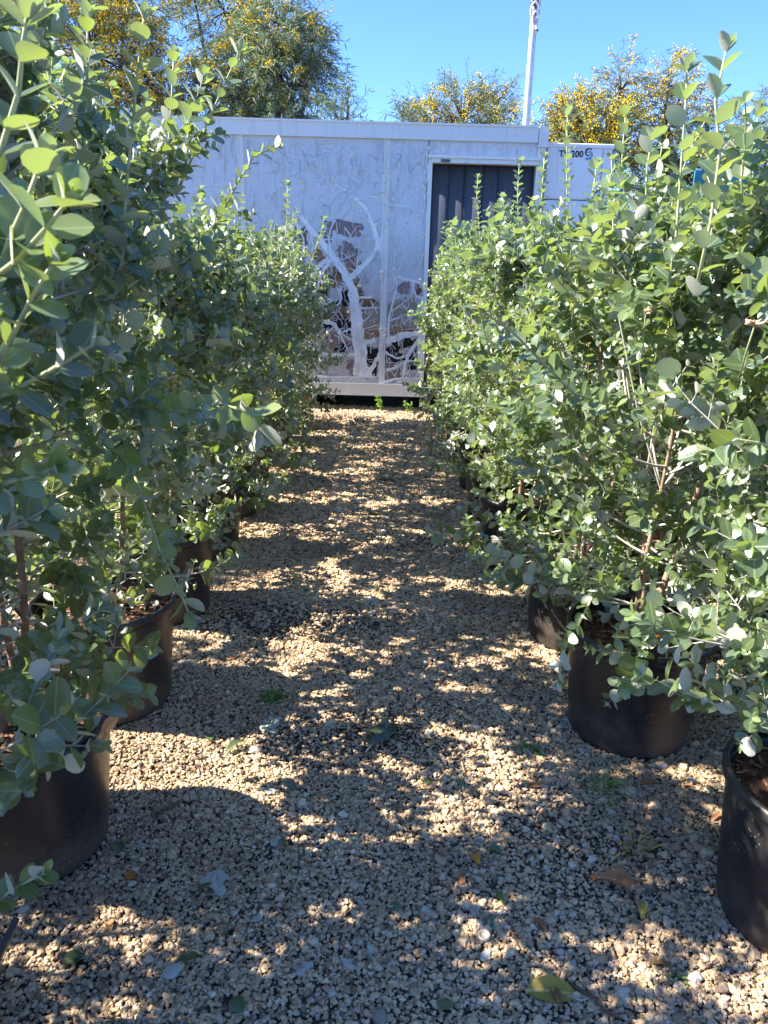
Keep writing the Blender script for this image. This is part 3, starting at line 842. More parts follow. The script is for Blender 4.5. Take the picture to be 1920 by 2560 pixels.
# ------------------------------------------------------------------ pots
def make_pot(name, loc, rz, seed, r_top=.232, r_bot=.196, h=POT_H, lugs=(0.0, math.pi), soil_seed=0, squash=.012):
    rnd = random.Random(seed)
    root = empty(name, (loc[0], loc[1], 0), rz)
    ph = [rnd.uniform(0, 6.28) for _ in range(4)]
    def wob(a, z):
        return 1 + squash * (z / h) * math.sin(2 * a + ph[0]) + .005 * math.sin(3 * a + ph[1]) + .004 * math.sin(7 * a + ph[2]) * (1 - z / h)
    rr = lambda z: r_bot + (r_top - r_bot) * (z / h) ** .9
    m = MB()
    prof = [(0.02, .012), (r_bot - .04, .012), (r_bot - .012, .004), (r_bot - .003, .010), (rr(.02) + .001, .022)]
    for z in (.05, .10, .16, .22, .28, .33, .362): prof.append((rr(z), z))
    prof += [(rr(.362) + .0, .366), (rr(.366) - .004, .378), (rr(.36) - .005, .34), (rr(.30) - .005, .30)]
    m.lathe(prof, 56, 0, wob)
    m.build('body', M['pot'], root, True)
    m = MB()
    R0 = rr(.38)
    prof = [(R0 - .006, .366), (R0 + .006, .364), (R0 + .011, .371), (R0 + .0115, .388), (R0 + .007, .397), (R0 - .001, .398), (R0 - .006, .392)]
    m.lathe(prof, 64, 0, wob, True)
    m.build('rim', M['pot'], root, True)
    for a in lugs:
        m = MB()
        c, s_ = math.cos(a), math.sin(a)
        t = Vector((-s_, c, 0)); rd = Vector((c, s_, 0))
        w0 = R0 * wob(a, .38)
        sec = [(w0 + .004, .375), (w0 + .022, .394), (w0 + .042, .428), (w0 + .060, .470)]
        vv = []
        for kk, (r, z) in enumerate(sec):
            hw = .052 - .006 * kk
            for q in (-1, 1):
                for th in (0, 1):
                    vv.append(rd * (r + th * .009) + t * q * hw + Vector((0, 0, z - th * .006)))
        fs = []
        for kk in range(len(sec) - 1):
            b = kk * 4; e = b + 4
            fs += [(b, e, e + 2, b + 2), (b + 1, b + 3, e + 3, e + 1), (b, b + 1, e + 1, e), (b + 2, e + 2, e + 3, b + 3)]
        fs += [(0, 2, 3, 1), (len(vv) - 4, len(vv) - 3, len(vv) - 1, len(vv) - 2)]
        m.add(vv, fs)
        m.build('handle', M['pot'], root)
    # soil: lumpy disc reaching the pot wall
    m = MB()
    rs = rr(SOIL_Z) - .004
    nr, na = 9, 40
    vv = [(0, 0, SOIL_Z + .012)]
    for i in range(1, nr + 1):
        for k in range(na):
            a = 2 * math.pi * k / na
            r = rs * i / nr
            vv.append((r * math.cos(a) * wob(a, SOIL_Z), r * math.sin(a) * wob(a, SOIL_Z), SOIL_Z + .012 * (1 - i / nr) + rnd.uniform(-.008, .008)))
    fs = [(0, 1 + k, 1 + (k + 1) % na) for k in range(na)]
    for i in range(nr - 1):
        for k in range(na):
            k2 = (k + 1) % na
            fs.append((1 + i * na + k, 1 + (i + 1) * na + k, 1 + (i + 1) * na + k2, 1 + i * na + k2))
    m.add(vv, fs)
    so = m.build('soil', M['soil'], root, True)
    m = MB()
    for _ in range(130):
        a = rnd.uniform(0, 6.28); r = rs * math.sqrt(rnd.random()) * .96
        c = Vector((r * math.cos(a), r * math.sin(a), SOIL_Z + .012 * (1 - r / rs) + .003))
        d = Vector((rnd.uniform(-1, 1), rnd.uniform(-1, 1), rnd.uniform(-.25, .35))).normalized() * rnd.uniform(.006, .02)
        e = Vector((-d.y, d.x, rnd.uniform(-.004, .004))).normalized() * rnd.uniform(.003, .007)
        u_ = Vector((0, 0, .004))
        m.add([c - d - e, c + d - e * .5, c + d * .8 + e, c - d * .7 + e * .8, c - d * .6 + u_, c + d * .6 + u_],
              [(0, 1, 5, 4), (1, 2, 5), (2, 3, 4, 5), (3, 0, 4), (3, 2, 1, 0)])
    tag(m.build('bark_chips', M['chip'], so), kind='stuff')
    return root
LUG = {('wall', 0): .05, ('wall', 1): -.30, ('wall', 2): .45, ('door', 2): 3.75, ('door', 0): 1.2, ('door', 1): 1.3}
POTLAB = {('wall', 2): 'brown with dried mud', ('door', 2): 'glossy'}
for row in ('wall', 'door'):
    for i, (px, py) in enumerate(POTS[row]):
        n_from = len(POTS[row]) - i
        posword = (['first'] + ORD[1:])[n_from - 1]
        a0 = LUG.get((row, i), random.Random(i * 7 + len(row)).uniform(0, 3))
        p = make_pot('plant_pot', (px, py), 0, 300 + i + (50 if row == 'door' else 0), lugs=(a0, a0 + math.pi), squash=.02 if i < 3 else .012)
        side = 'sunlit doorway row' if row == 'door' else 'shaded wall side row'
        tag(p, f'black plastic plant pot, {posword} from the container, {side}', 'pot', 'black pots of the two rows')

# back rows: copies of the built pots and of three extra shrubs
def copy_tree(o, parent=None):
    c = o.copy(); COL.objects.link(c)
    if parent is not None: c.parent = parent
    for ch in list(o.children): copy_tree(ch, c)
    return c
protos = []
for k in range(3):
    s = grow_shrub(900 + k, 1.42 + .08 * k, .45, 50, 7, (0, 0), .5, .050, .03)
    root = empty('shrub', (0, 0, SOIL_Z))
    wood(s, root)
    tag(bulk_leaves('foliage', s['O'], s['D'], s['N'], s['L'], s['W'], s['T'], LO, M['leaf'], root), kind='stuff')
    protos.append(root)
ppot = make_pot('plant_pot', (0, 0), 0, 777)
first_pot = True; used = [False] * 3
for i, (px, py) in enumerate(BACK):
    pr = protos[i % 3]
    o = pr if not used[i % 3] else copy_tree(pr)
    used[i % 3] = True
    o.location = (px, py, SOIL_Z); o.rotation_euler = (0, 0, i * 1.7)
    where = 'shaded' if px < 0 else 'sunlit'
    tag(o, f'leafy green shrub standing in the rear rows behind the {where} front row', 'shrub', f'rear row shrubs on the {where} side')  # the first one is an unseen addition that casts shade on the path
    q = ppot if first_pot else copy_tree(ppot)
    first_pot = False
    q.location = (px, py, 0); q.rotation_euler = (0, 0, i * 2.1)
    tag(q, f'black plastic pot in the rear rows behind the {where} front row', 'pot', f'rear row pots on the {where} side')

# ------------------------------------------------------------------ container with crazed coating
YW = 8.40
XL, XR, ZB, ZT = -4.4, 1.52, 0.17, 2.865
box = empty('storage_container', (-1.4, YW, 0.0))
OFF = Vector((-1.4, YW, 0))
def cpart(name, mb, mat, smooth=False, parent=box):
    if parent is box:
        mb.v = [(v[0] - OFF.x, v[1] - OFF.y, v[2]) for v in mb.v]
    return mb.build(name, mat, parent, smooth)
D0, D1, DZ0, DZ1 = 0.39, 1.425, 0.33, 2.535      # door opening
SEAMS = [-3.05, -1.53, -0.065]
# wall panels, each a slab
edges = [XL + .06] + SEAMS + [D0 - .045]
for a, b in zip(edges[:-1], edges[1:]):
    m = MB(); m.box(a + .004, b - .004, YW, YW + .05, ZB + .13, ZT - .14)
    o = m.build('wall_panel', M['peel'], box); o.location = (-OFF.x, -OFF.y, 0)
m = MB(); m.box(D0 - .041, D1, YW + .002, YW + .05, DZ1 + .05, ZT - .14)
o = m.build('wall_panel', M['peel'], box); o.location = (-OFF.x, -OFF.y, 0)
for x in SEAMS:
    m = MB()
    m.box(x - .022, x + .022, YW - .006, YW + .052, ZB + .125, ZT - .145)
    m.box(x - .034, x - .022, YW - .016, YW + .03, ZB + .126, ZT - .146)
    m.box(x + .022, x + .030, YW - .012, YW + .03, ZB + .126, ZT - .146)
    cpart('seam_strip', m, M['white'])
m = MB(); m.box(XL - .01, D1 - .005, YW - .035, YW + .06, ZT - .145, ZT); m.box(XL - .01, D1 - .005, YW - .045, YW - .03, ZT - .012, ZT + .006)
cpart('roof_rail', m, M['white'])
m = MB(); m.box(D1 + .002, XR, YW - .042, YW + .10, ZT - .185, ZT + .004)
cpart('corner_cap', m, M['white'])
m = MB(); m.box(D1 + .004, XR - .01, YW - .004, YW + .08, ZB + .02, ZT - .186)
cpart('corner_post', m, M['white'])
m = MB(); m.box(XL, D0 + .08, YW - .03, YW + .07, ZB, ZB + .128); m.box(XL, D0 + .08, YW - .036, YW - .028, ZB + .118, ZB + .132)
cpart('base_rail', m, M['white'])
m = MB(); m.box(D0 + .082, D1 + .003, YW - .022, YW + .07, ZB + .01, ZB + .125)
cpart('door_sill', m, M['timber'])
m = MB(); m.box(D0 - .044, D0 - .002, YW - .02, YW + .10, ZB + .129, DZ1 + .02)
cpart('door_jamb', m, M['white'])
m = MB(); m.box(D0 - .05, D1 + .04, YW - .05, YW + .05, DZ1 + .022, DZ1 + .048); m.box(D0 - .01, D1 + .02, YW - .036, YW + .07, DZ1 - .02, DZ1 + .021)
cpart('door_head', m, M['white'])
m = MB(); m.box(D0 + .08, D0 + .17, YW - .045, YW - .037, DZ1 - .015, DZ1 + .012)
cpart('door_catch', m, M['dark_metal'])
# door leaf: upright grey sheets set back in the opening
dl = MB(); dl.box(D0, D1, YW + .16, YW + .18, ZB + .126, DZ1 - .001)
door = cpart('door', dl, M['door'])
nx = 6; wdt = (D1 - D0) / nx
for k in range(nx):
    m = MB()
    x0 = D0 + k * wdt; yk = YW + .10 + (.018 if k % 2 else 0.0)
    nseg = 6
    vv = []
    for q in range(nseg + 1):
        f = q / nseg; xx = x0 - .006 + (wdt + .012) * f; yy = yk + .022 * (2 * f - 1) ** 2
        vv += [(xx - OFF.x, yy - OFF.y, ZB + .15), (xx - OFF.x, yy - OFF.y, DZ1 - .022), (xx - OFF.x, yy + .006 - OFF.y, ZB + .15), (xx - OFF.x, yy + .006 - OFF.y, DZ1 - .022)]
    fs = []
    for q in range(nseg):
        b = q * 4; e = b + 4
        fs += [(b, e, e + 1, b + 1), (b + 2, b + 3, e + 3, e + 2), (b + 1, e + 1, e + 3, b + 3), (b, b + 2, e + 2, e)]
    fs += [(0, 1, 3, 2), (nseg * 4, nseg * 4 + 2, nseg * 4 + 3, nseg * 4 + 1)]
    m.add(vv, fs)
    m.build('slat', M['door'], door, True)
# side, back, roof and floor
m = MB(); m.box(XL, XL + .055, YW + .06, YW + 2.4, ZB + .13, ZT - .15); m.box(XR - .06, XR - .01, YW + .12, YW + 2.4, ZB + .13, ZT - .19); m.box(XL + .06, XR - .07, YW + 2.35, YW + 2.4, ZB + .13, ZT - .15)
cpart('side_wall', m, M['white'])
m = MB(); m.box(XL, XR - .005, YW + .065, YW + 2.42, ZT - .13, ZT - .01)
cpart('roof', m, M['white'])
m = MB(); m.box(XL + .05, XR - .05, YW + .075, YW + 2.38, ZB + .01, ZB + .12)
cpart('floor_deck', m, M['timber'])

# curled bands of coating traced on the wall (pixels of an enlarged view)
def wallp(cx, cy):
    sx_, sy_ = 500 + cx / 2.5523, 300 + cy / 2.5523
    return at_depth(sx_ / K, sy_ / K, YW)
BANDS = [
    ([(1060, 1640), (1030, 1520), (1010, 1350), (995, 1200), (965, 1060), (935, 1000), (890, 930), (830, 850), (770, 770), (700, 690), (640, 610)], 34, 12),
    ([(1000, 1630), (1010, 1500), (985, 1380), (975, 1230), (960, 1090)], 22, 12),
    ([(950, 1020), (1010, 960), (1090, 880), (1130, 810), (1120, 730), (1090, 640), (1060, 570), (1020, 530), (985, 495)], 16, 11),
    ([(860, 880), (920, 960), (940, 1010)], 12, 10), ([(800, 790), (860, 870), (910, 930)], 10, 8),
    ([(830, 890), (790, 960), (760, 1020), (755, 1080)], 12, 6), ([(820, 880), (740, 950), (690, 1000), (640, 1040)], 12, 8),
    ([(860, 870), (820, 760), (850, 660), (880, 590), (930, 490)], 6, 3), ([(700, 690), (720, 800), (690, 900), (640, 960)], 7, 4),
    ([(830, 1140), (790, 1250), (770, 1330)], 16, 9), ([(770, 1290), (850, 1300), (900, 1360), (960, 1400)], 12, 6),
    ([(900, 1380), (930, 1440), (950, 1480)], 7, 3), ([(1000, 1330), (940, 1340), (900, 1360)], 9, 4),
    ([(1100, 1130), (1040, 1130), (1000, 1140)], 8, 4), ([(1120, 1400), (1060, 1420), (1020, 1380)], 16, 8),
    ([(1060, 1640), (1110, 1560), (1150, 1480), (1170, 1380)], 14, 8), ([(740, 1490), (860, 1500), (990, 1495)], 12, 8), ([(690, 1640), (880, 1640), (1120, 1640)], 9, 6),
    ([(1190, 1420), (1280, 1380), (1390, 1360)], 22, 14), ([(1420, 1140), (1415, 1300), (1400, 1450), (1405, 1650)], 14, 9),
    ([(1200, 1400), (1205, 1280), (1230, 1160), (1255, 1060), (1240, 1000), (1200, 960)], 8, 4),
    ([(1420, 1040), (1340, 1020), (1260, 1000)], 10, 6), ([(1430, 1130), (1380, 1120), (1360, 1030)], 9, 6),
    ([(1400, 1400), (1340, 1480), (1310, 1560), (1290, 1650)], 12, 7), ([(1190, 1600), (1260, 1570), (1320, 1540), (1400, 1540)], 9, 5),
    ([(1180, 1480), (1260, 1520), (1330, 1490)], 8, 4), ([(1170, 1670), (1290, 1650), (1400, 1650)], 9, 6), ([(1330, 1600), (1300, 1640), (1370, 1645), (1390, 1600)], 5, 4),
    ([(1220, 1220), (1280, 1180), (1340, 1130), (1360, 1100)], 4, 3), ([(1300, 1180), (1330, 1240), (1340, 1320)], 3, 2), ([(1210, 1280), (1290, 1250), (1400, 1200)], 4, 3),
    ([(1030, 1290), (1090, 1240), (1100, 1160)], 4, 2), ([(1040, 1340), (1120, 1310), (1150, 1300)], 3, 2), ([(1020, 1200), (1140, 1200)], 5, 4),
    ([(1160, 470), (1175, 620), (1150, 800), (1170, 940), (1160, 1100), (1165, 1300)], 9, 7), ([(1190, 110), (1185, 250), (1160, 420), (1170, 480)], 7, 5),
    ([(1440, 200), (1450, 330), (1430, 480), (1440, 640), (1435, 900)], 6, 4), ([(940, 450), (880, 420), (820, 330), (700, 260)], 7, 3),
    ([(1060, 480), (1140, 500), (1180, 540), (1330, 560), (1420, 640)], 6, 3), ([(610, 650), (660, 760), (650, 860)], 8, 4), ([(760, 770), (900, 760), (1010, 800)], 4, 2),
    ([(880, 900), (960, 870), (1000, 850)], 3, 2), ([(1000, 950), (1010, 860), (1020, 760)], 4, 3), ([(890, 1070), (900, 1150), (860, 1190)], 6, 4),
]
rb = random.Random(4)
def smooth_line(P, n=4):
    out = []
    for i in range(len(P) - 1):
        p0 = P[max(0, i - 1)]; p1 = P[i]; p2 = P[i + 1]; p3 = P[min(len(P) - 1, i + 2)]
        for k in range(n):
            t = k / n
            out.append(0.5 * ((2 * p1) + (p2 - p0) * t + (2 * p0 - 5 * p1 + 4 * p2 - p3) * t * t + (3 * p1 - p0 - 3 * p2 + p3) * t ** 3))
    out.append(P[-1])
    return out
def ribbon(m, P, w0, w1, y_off, lip):
    """band lying on the wall with raised, ragged lips"""
    n = len(P); vv = []
    for i, p in enumerate(P):
        a = P[max(0, i - 1)]; b = P[min(n - 1, i + 1)]
        d = Vector((b.x - a.x, 0, b.z - a.z)); d = d.normalized() if d.length > 1e-6 else Vector((0, 0, 1))
        s_ = Vector((-d.z, 0, d.x))
        w = (w0 + (w1 - w0) * i / (n - 1))
        wl, wr = w * rb.uniform(.7, 1.35), w * rb.uniform(.7, 1.35)
        up1, up2 = lip * rb.uniform(.4, 1.6), lip * rb.uniform(.4, 1.6)
        for (q, yy) in ((-wl, .001), (-wl * .9, up1), (-wl * .6, .004), (0, .003), (wr * .6, .004), (wr * .9, up2), (wr, .001)):
            c = p + s_ * q
            vv.append((c.x, YW - yy - y_off, c.z))
    fs = []
    for i in range(n - 1):
        for k in range(6):
            fs.append((i * 7 + k, i * 7 + k + 1, (i + 1) * 7 + k + 1, (i + 1) * 7 + k))
    m.add(vv, fs)
PXM = 1.0 / 2.5523 * YW / F_PX * 1.04
PATCHES = [(935, 1130, 32, 52, 0, 'black'), (880, 1185, 55, 26, .35, 'black'), (895, 1240, 80, 42, .1, 'brown'), (880, 1285, 60, 16, 0, 'black'), (935, 1325, 52, 55, .3, 'black'), (830, 1310, 45, 22, -.2, 'black'),
    (1095, 1490, 46, 40, 0, 'black'), (1075, 1585, 27, 62, .1, 'black'), (1120, 1570, 14, 50, 0, 'black'), (1262, 1440, 88, 36, .5, 'black'), (1362, 1445, 28, 52, -.1, 'black'), (1215, 1510, 42, 45, .3, 'black'), (1275, 1520, 35, 32, 0, 'black'),
    (1355, 1545, 36, 48, 0, 'black'), (1205, 1560, 30, 30, 0, 'mauve'), (1235, 1625, 62, 36, .3, 'mauve'), (1085, 1265, 56, 115, .0, 'beige'), (1095, 1365, 48, 30, 0, 'rust'), (1300, 1250, 92, 100, .2, 'beige'), (1290, 1345, 75, 24, .1, 'rust'),
    (1080, 1165, 40, 30, 0, 'brown'), (1010, 1100, 26, 55, .3, 'brown'), (845, 1000, 55, 58, .2, 'brown'), (860, 1040, 48, 20, 0, 'rust'), (870, 1420, 62, 55, 0, 'mauve'), (975, 1415, 42, 50, .2, 'mauve'), (905, 1455, 45, 26, 0, 'black'), (800, 1400, 30, 50, 0, 'mauve'),
    (955, 905, 62, 56, -.5, 'rust'), (935, 850, 70, 60, -.4, 'mauve'), (930, 690, 100, 46, -.1, 'mauve'), (800, 740, 40, 45, .2, 'mauve'), (760, 890, 36, 62, .3, 'rust'), (640, 760, 45, 70, 0, 'brown'), (715, 1030, 34, 30, 0, 'brown'), (780, 1090, 30, 45, 0, 'black'),
    (995, 1030, 20, 26, .3, 'rust'), (760, 1230, 26, 55, .2, 'black'), (1300, 1075, 38, 40, 0, 'mauve'), (1385, 1085, 24, 32, 0, 'brown'), (1000, 1610, 50, 20, .2, 'mauve'), (960, 1560, 28, 30, 0, 'mauve'), (820, 960, 30, 20, 0, 'rust')]
for q, (cx, cy, rx, ry, ro, kind_) in enumerate(PATCHES):
    m = MB()
    n_ = 44
    c0 = wallp(cx, cy); ph_ = [rb.uniform(0, 6.28) for _ in range(5)]
    vv = [(c0.x, YW - .0014 - q * .00002, c0.z)]
    for k in range(n_):
        a = 2 * math.pi * k / n_
        f = 1 + .14 * math.sin(2 * a + ph_[0]) + .12 * math.sin(3 * a + ph_[1]) + .10 * math.sin(5 * a + ph_[2]) + .09 * math.sin(9 * a + ph_[3]) + rb.uniform(-.10, .10)
        if kind_ == 'beige': f = (1 + .04 * math.sin(3 * a + ph_[0]) + rb.uniform(-.02, .02)) / max(abs(math.cos(a)), abs(math.sin(a))) ** .7
        ex, ez = rx * f * math.cos(a), ry * f * math.sin(a)
        vv.append((c0.x + (ex * math.cos(ro) - ez * math.sin(ro)) * PXM, YW - .0014 - q * .00002, c0.z + (ex * math.sin(ro) + ez * math.cos(ro)) * PXM))
    m.add(vv, [(0, 1 + k, 1 + (k + 1) % n_) for k in range(n_)])
    cpart('bare_patch', m, M['bare_' + kind_])
m = MB()
PXM = 1.0 / 2.5523 * YW / F_PX * 1.04
for (pl, w0, w1) in BANDS:
    P = [wallp(*q) for q in pl]
    P = smooth_line(P, 5)
    P = [p + Vector((rb.uniform(-.004, .004), 0, rb.uniform(-.004, .004))) for p in P]
    ribbon(m, P, max(.004, w0 * PXM), max(.003, w1 * PXM), rb.uniform(0, .0012), .009)
# fine cracks: a jittered net of thin raised lips over the whole wall
jx = {}
nxg, nzg = 34, 24
for a in range(nxg):
    for b in range(nzg):
        jx[a, b] = Vector((-2.35 + 2.68 * (a + rb.uniform(-.42, .42)) / (nxg - 1), YW, .34 + 2.34 * (b + rb.uniform(-.42, .42)) / (nzg - 1)))
for (a, b), p in jx.items():
    for (da, db, pr) in ((1, 0, .14), (0, 1, .42), (1, 1, .12), (1, -1, .10)):
        q = jx.get((a + da, b + db))
        if q is None or rb.random() > pr: continue
        if max(p.x, q.x) > D0 - .05: continue
        if any((p.x - sx_) * (q.x - sx_) < 0 for sx_ in SEAMS): continue
        mid = p.lerp(q, .5) + Vector((rb.uniform(-.02, .02), 0, rb.uniform(-.02, .02)))
        ribbon(m, smooth_line([p, mid, q], 3), rb.uniform(.0018, .004) * (2 if (fat := rb.random() < .3) else 1), rb.uniform(.0015, .003) * (1.8 if fat else 1), rb.uniform(.0013, .002), rb.uniform(.006, .012) if fat else rb.uniform(.002, .005))
def crackle(x0, x1, z0, z1, n, w):
    for _ in range(n):
        p = Vector((rb.uniform(x0, x1), YW, rb.uniform(z0, z1))); a = rb.choice((0, 1.2, 1.57, 2.2)) + rb.uniform(-.4, .4); P = [p]
        for k in range(rb.choice((2, 3, 4))):
            a += rb.uniform(-.7, .7); p = p + Vector((math.cos(a), 0, math.sin(a))) * rb.uniform(.025, .06)
            if not (x0 < p.x < x1 and z0 < p.z < z1): break
            P.append(p)
        if len(P) > 1: ribbon(m, smooth_line(P, 3), w * rb.uniform(.6, 1.4), w * .5, rb.uniform(.0013, .002), rb.uniform(.003, .008))
crackle(-1.0, -.12, .36, 1.75, 150, .0035)
crackle(.0, .33, .36, 1.5, 60, .0032)
crackle(-1.45, .33, 1.4, 2.6, 90, .003)
for _ in range(60):   # short upright cracks under the roof rail and over the door
    x = rb.uniform(-2.3, 1.38); z = ZT - .16 - abs(rb.gauss(0, .10)); 
    if x > D0 - .06: z = rb.uniform(DZ1 + .10, ZT - .16)
    ln = rb.uniform(.04, .11) if x > D0 - .06 else rb.uniform(.08, .4)
    ln = min(ln, z - DZ1 - .06) if x > D0 - .06 else ln
    if ln < .02: continue
    P = [Vector((x, YW, z)), Vector((x + rb.uniform(-.015, .015), YW, z - ln * .5)), Vector((x + rb.uniform(-.02, .02), YW, z - ln))]
    ribbon(m, smooth_line(P, 3), .004, .003, .001, .006)
tag(cpart('peeling_coating', m, M['film']), kind='stuff')
# loose flakes standing off the wall
for _ in range(80):
    x = rb.choice((-.05 + rb.uniform(-.05, .02), .33 + rb.uniform(-.03, .02), rb.uniform(-1.4, .3))); z = rb.uniform(.5, 2.65)
    m = MB()
    w, h_ = rb.uniform(.008, .022), rb.uniform(.012, .04)
    c = Vector((x, YW - .004, z)); out = rb.uniform(.012, .03); a = rb.uniform(-.6, .6)
    e1 = Vector((math.cos(a), 0, math.sin(a))); e2 = Vector((-math.sin(a), 0, math.cos(a)))
    vv = [c - e1 * w, c + e1 * w, c + e1 * w * .9 + e2 * h_ * .5 - Vector((0, out * .5, 0)), c - e1 * w * 1.1 + e2 * h_ * .5 - Vector((0, out * .4, 0)),
          c + e1 * w * .4 + e2 * h_ - Vector((0, out, 0)), c - e1 * w * .7 + e2 * h_ * .9 - Vector((0, out * 1.1, 0))]
    m.add(vv, [(0, 1, 2, 3), (3, 2, 4, 5)])
    cpart('flake', m, M['film'])
tag(box, 'long white storage container with crazed peeling wall and dark open doorway', 'container')
for (x, w, lab) in ((-.93, .14, 'rough brown timber sleeper propping the container below the crazed panel'), (-2.6, .16, 'brown timber sleeper under the container behind the shaded shrub row'), (1.30, .15, 'brown timber sleeper under the container below the doorway')):
    m = MB(); m.box(-w / 2, w / 2, 0, 2.2, 0, ZB + (.002 if x < D0 else .012))
    o = m.build('timber_sleeper', M['timber']); o.location = (x, YW + .04, 0)
    tag(o, lab, 'timber')

# refrigeration unit beside the container
UX0, UX1, UY, UZ0, UZ1 = 1.545, 2.21, 8.52, 1.35, 2.735
unit = empty('refrigeration_unit', ((UX0 + UX1) / 2, UY, 0))
def upart(name, mb, mat, smooth=False):
    mb.v = [(v[0] - (UX0 + UX1) / 2, v[1] - UY, v[2]) for v in mb.v]
    return mb.build(name, mat, unit, smooth)
def rbox(m, x0, x1, y0, y1, z0, z1, r=.03):
    """box with rounded upright and top edges"""
    import bmesh
    bm = bmesh.new(); bmesh.ops.create_cube(bm, size=1)
    for v in bm.verts:
        v.co = Vector(((x0 + x1) / 2 + v.co.x * (x1 - x0), (y0 + y1) / 2 + v.co.y * (y1 - y0), (z0 + z1) / 2 + v.co.z * (z1 - z0)))
    bmesh.ops.bevel(bm, geom=bm.edges[:], offset=r, segments=3, profile=.6, affect='EDGES')
    bm.verts.index_update()
    m.add([v.co.copy() for v in bm.verts], [[v.index for v in f.verts] for f in bm.faces]); bm.free()
m = MB(); rbox(m, UX0, UX1, UY, UY + .9, 2.22, UZ1, .03); upart('upper_cover', m, M['unit_white'], False)
m = MB(); rbox(m, UX0 - .005, UX1 + .012, UY - .012, UY + .91, UZ1 - .032, UZ1 + .012, .012); upart('top_lid', m, M['unit_white'])
m = MB(); rbox(m, UX0 + .004, UX1 + .03, UY + .004, UY + .9, UZ0, 2.215, .03); upart('lower_cover', m, M['unit_white'])
m = MB(); m.box(UX1 - .10, UX1 - .096, UY - .002, UY + .01, 2.25, UZ1 - .04); upart('cover_joint', m, M['rubber'])
m = MB()
for x in (UX0 + .05, UX1 - .05):
    m.box(x - .03, x + .03, UY + .1, UY + .16, 0, UZ0 + .01); m.box(x - .03, x + .03, UY + .75, UY + .81, 0, UZ0 + .01)
upart('stand', m, M['galv'])
cu = bpy.data.curves.new('lettering', 'FONT'); cu.body = 'TS-200'; cu.size = .075; cu.offset = .0022; cu.extrude = .0008; cu.space_character = 1.05
tmp = bpy.data.objects.new('lettering_curve', cu); COL.objects.link(tmp)
dg = bpy.context.evaluated_depsgraph_get(); dg.update()
lm = bpy.data.meshes.new_from_object(tmp.evaluated_get(dg)); lm.materials.clear(); lm.materials.append(M['navy'])
bpy.data.objects.remove(tmp)
lo = link('lettering', lm, unit)
xs = [v.co.x for v in lm.vertices]; wl = max(xs) - min(xs)
pL = at_depth(1207, 337, UY); pR = at_depth(1260, 337, UY)
sc_ = (pR.x - pL.x) / wl
lo.scale = (sc_, sc_, 1); lo.rotation_euler = (math.pi / 2, 0, 0)
lo.location = (pL.x - (UX0 + UX1) / 2, -.0025, pL.z - .004)
def arc(m, cx, cz, r, a0, a1, w, n=14):
    vv = []
    for i in range(n + 1):
        f = i / n; a = a0 + (a1 - a0) * f; rr_ = r * (1 - .62 * f); ww = w * (1 - .85 * f) + .001
        for q in (-1, 1):
            for yy in (-.0015, -.004):
                vv.append((cx + (rr_ + q * ww) * math.cos(a), UY + yy, cz + (rr_ + q * ww) * math.sin(a)))
    fs = []
    for i in range(n):
        b = i * 4; e = b + 4
        fs += [(b + 1, e + 1, e + 3, b + 3), (b, b + 2, e + 2, e), (b, e, e + 1, b + 1), (b + 2, b + 3, e + 3, e + 2)]
    m.add(vv, fs)
pc = at_depth(1272, 332, UY)
m = MB(); arc(m, pc.x, pc.z + .006, .046, math.radians(55), math.radians(330), .010); upart('emblem', m, M['navy'])
m = MB(); arc(m, pc.x, pc.z - .006, .046, math.radians(235), math.radians(510), .010); upart('emblem', m, M['cyan'])
tag(unit, 'white refrigeration unit with dark lettering and swirl emblem beside the container', 'refrigeration unit')

# teal sheet fence to the right
m0 = empty('teal_screen', (4.2, 9.6, 0))
for k in range(10):
    m = MB(); z0 = .05 + k * .262
    m.box(-.75, 2.6, -.012, .012, z0, z0 + .25)
    m.build('panel', M['teal'], m0)
for x in (-.7, .9, 2.5):
    m = MB(); m.box(x - .03, x + .03, .013, .07, 0, 2.68); m.build('post', M['galv'], m0)
tag(m0, 'teal slatted sheet screen behind the shrubs, beside the refrigeration unit', 'screen')

# ------------------------------------------------------------------ pole with shackle and halyard
pb = at_depth(1136, 270, 11.2); pt = at_depth(1157, 0, 11.2)
pole = empty('flag_pole', (pb.x, 11.2, 0))
m = MB(); zs = [0, 1.5, 3, 4.2, 5.6]
m.tube([(0, 0, z) for z in zs], [.05, .049, .047, .045, .042], 16); m.build('shaft', M['galv'], pole, True)
m = MB(); m.lathe([(.0, .0), (.13, .0), (.13, .02), (.06, .03)], 20); m.build('base_plate', M['galv'], pole)
zc = at_depth(1153, 32, 11.2).z
def loop(cx, cz, rx, rz_, y, r, mat, name, par):
    m = MB()
    P = [(cx + rx * math.cos(t), y, cz + rz_ * math.sin(t)) for t in [2 * math.pi * k / 20 for k in range(21)]]
    m.tube(P, r, 8); return m.build(name, mat, par, True)
sk = loop(-.005, zc + .02, .048, .10, -.075, .017, M['galv'], 'shackle', pole)
m = MB(); m.tube([(-.06, -.075, zc + .03), (.05, -.075, zc + .03)], .014, 8); m.build('pin', M['galv'], sk, True)
loop(-.005, zc + .115, .045, .03, -.06, .016, M['dark_metal'], 'clamp', pole)
loop(.01, zc - .06, .036, .075, -.085, .012, M['galv'], 'chain_link', pole)
m = MB(); m.tube([(.045, -.07, zc + .08), (.052, -.068, zc + .35), (.045, -.066, zc + .8)], .016, 8); m.build('rope', M['galv'], pole, True)
m = MB(); m.tube([(.0, -.068, zc + .12), (-.01, -.066, zc + .45), (.01, -.066, zc + .85)], .012, 8); m.build('rope', M['galv'], pole, True)
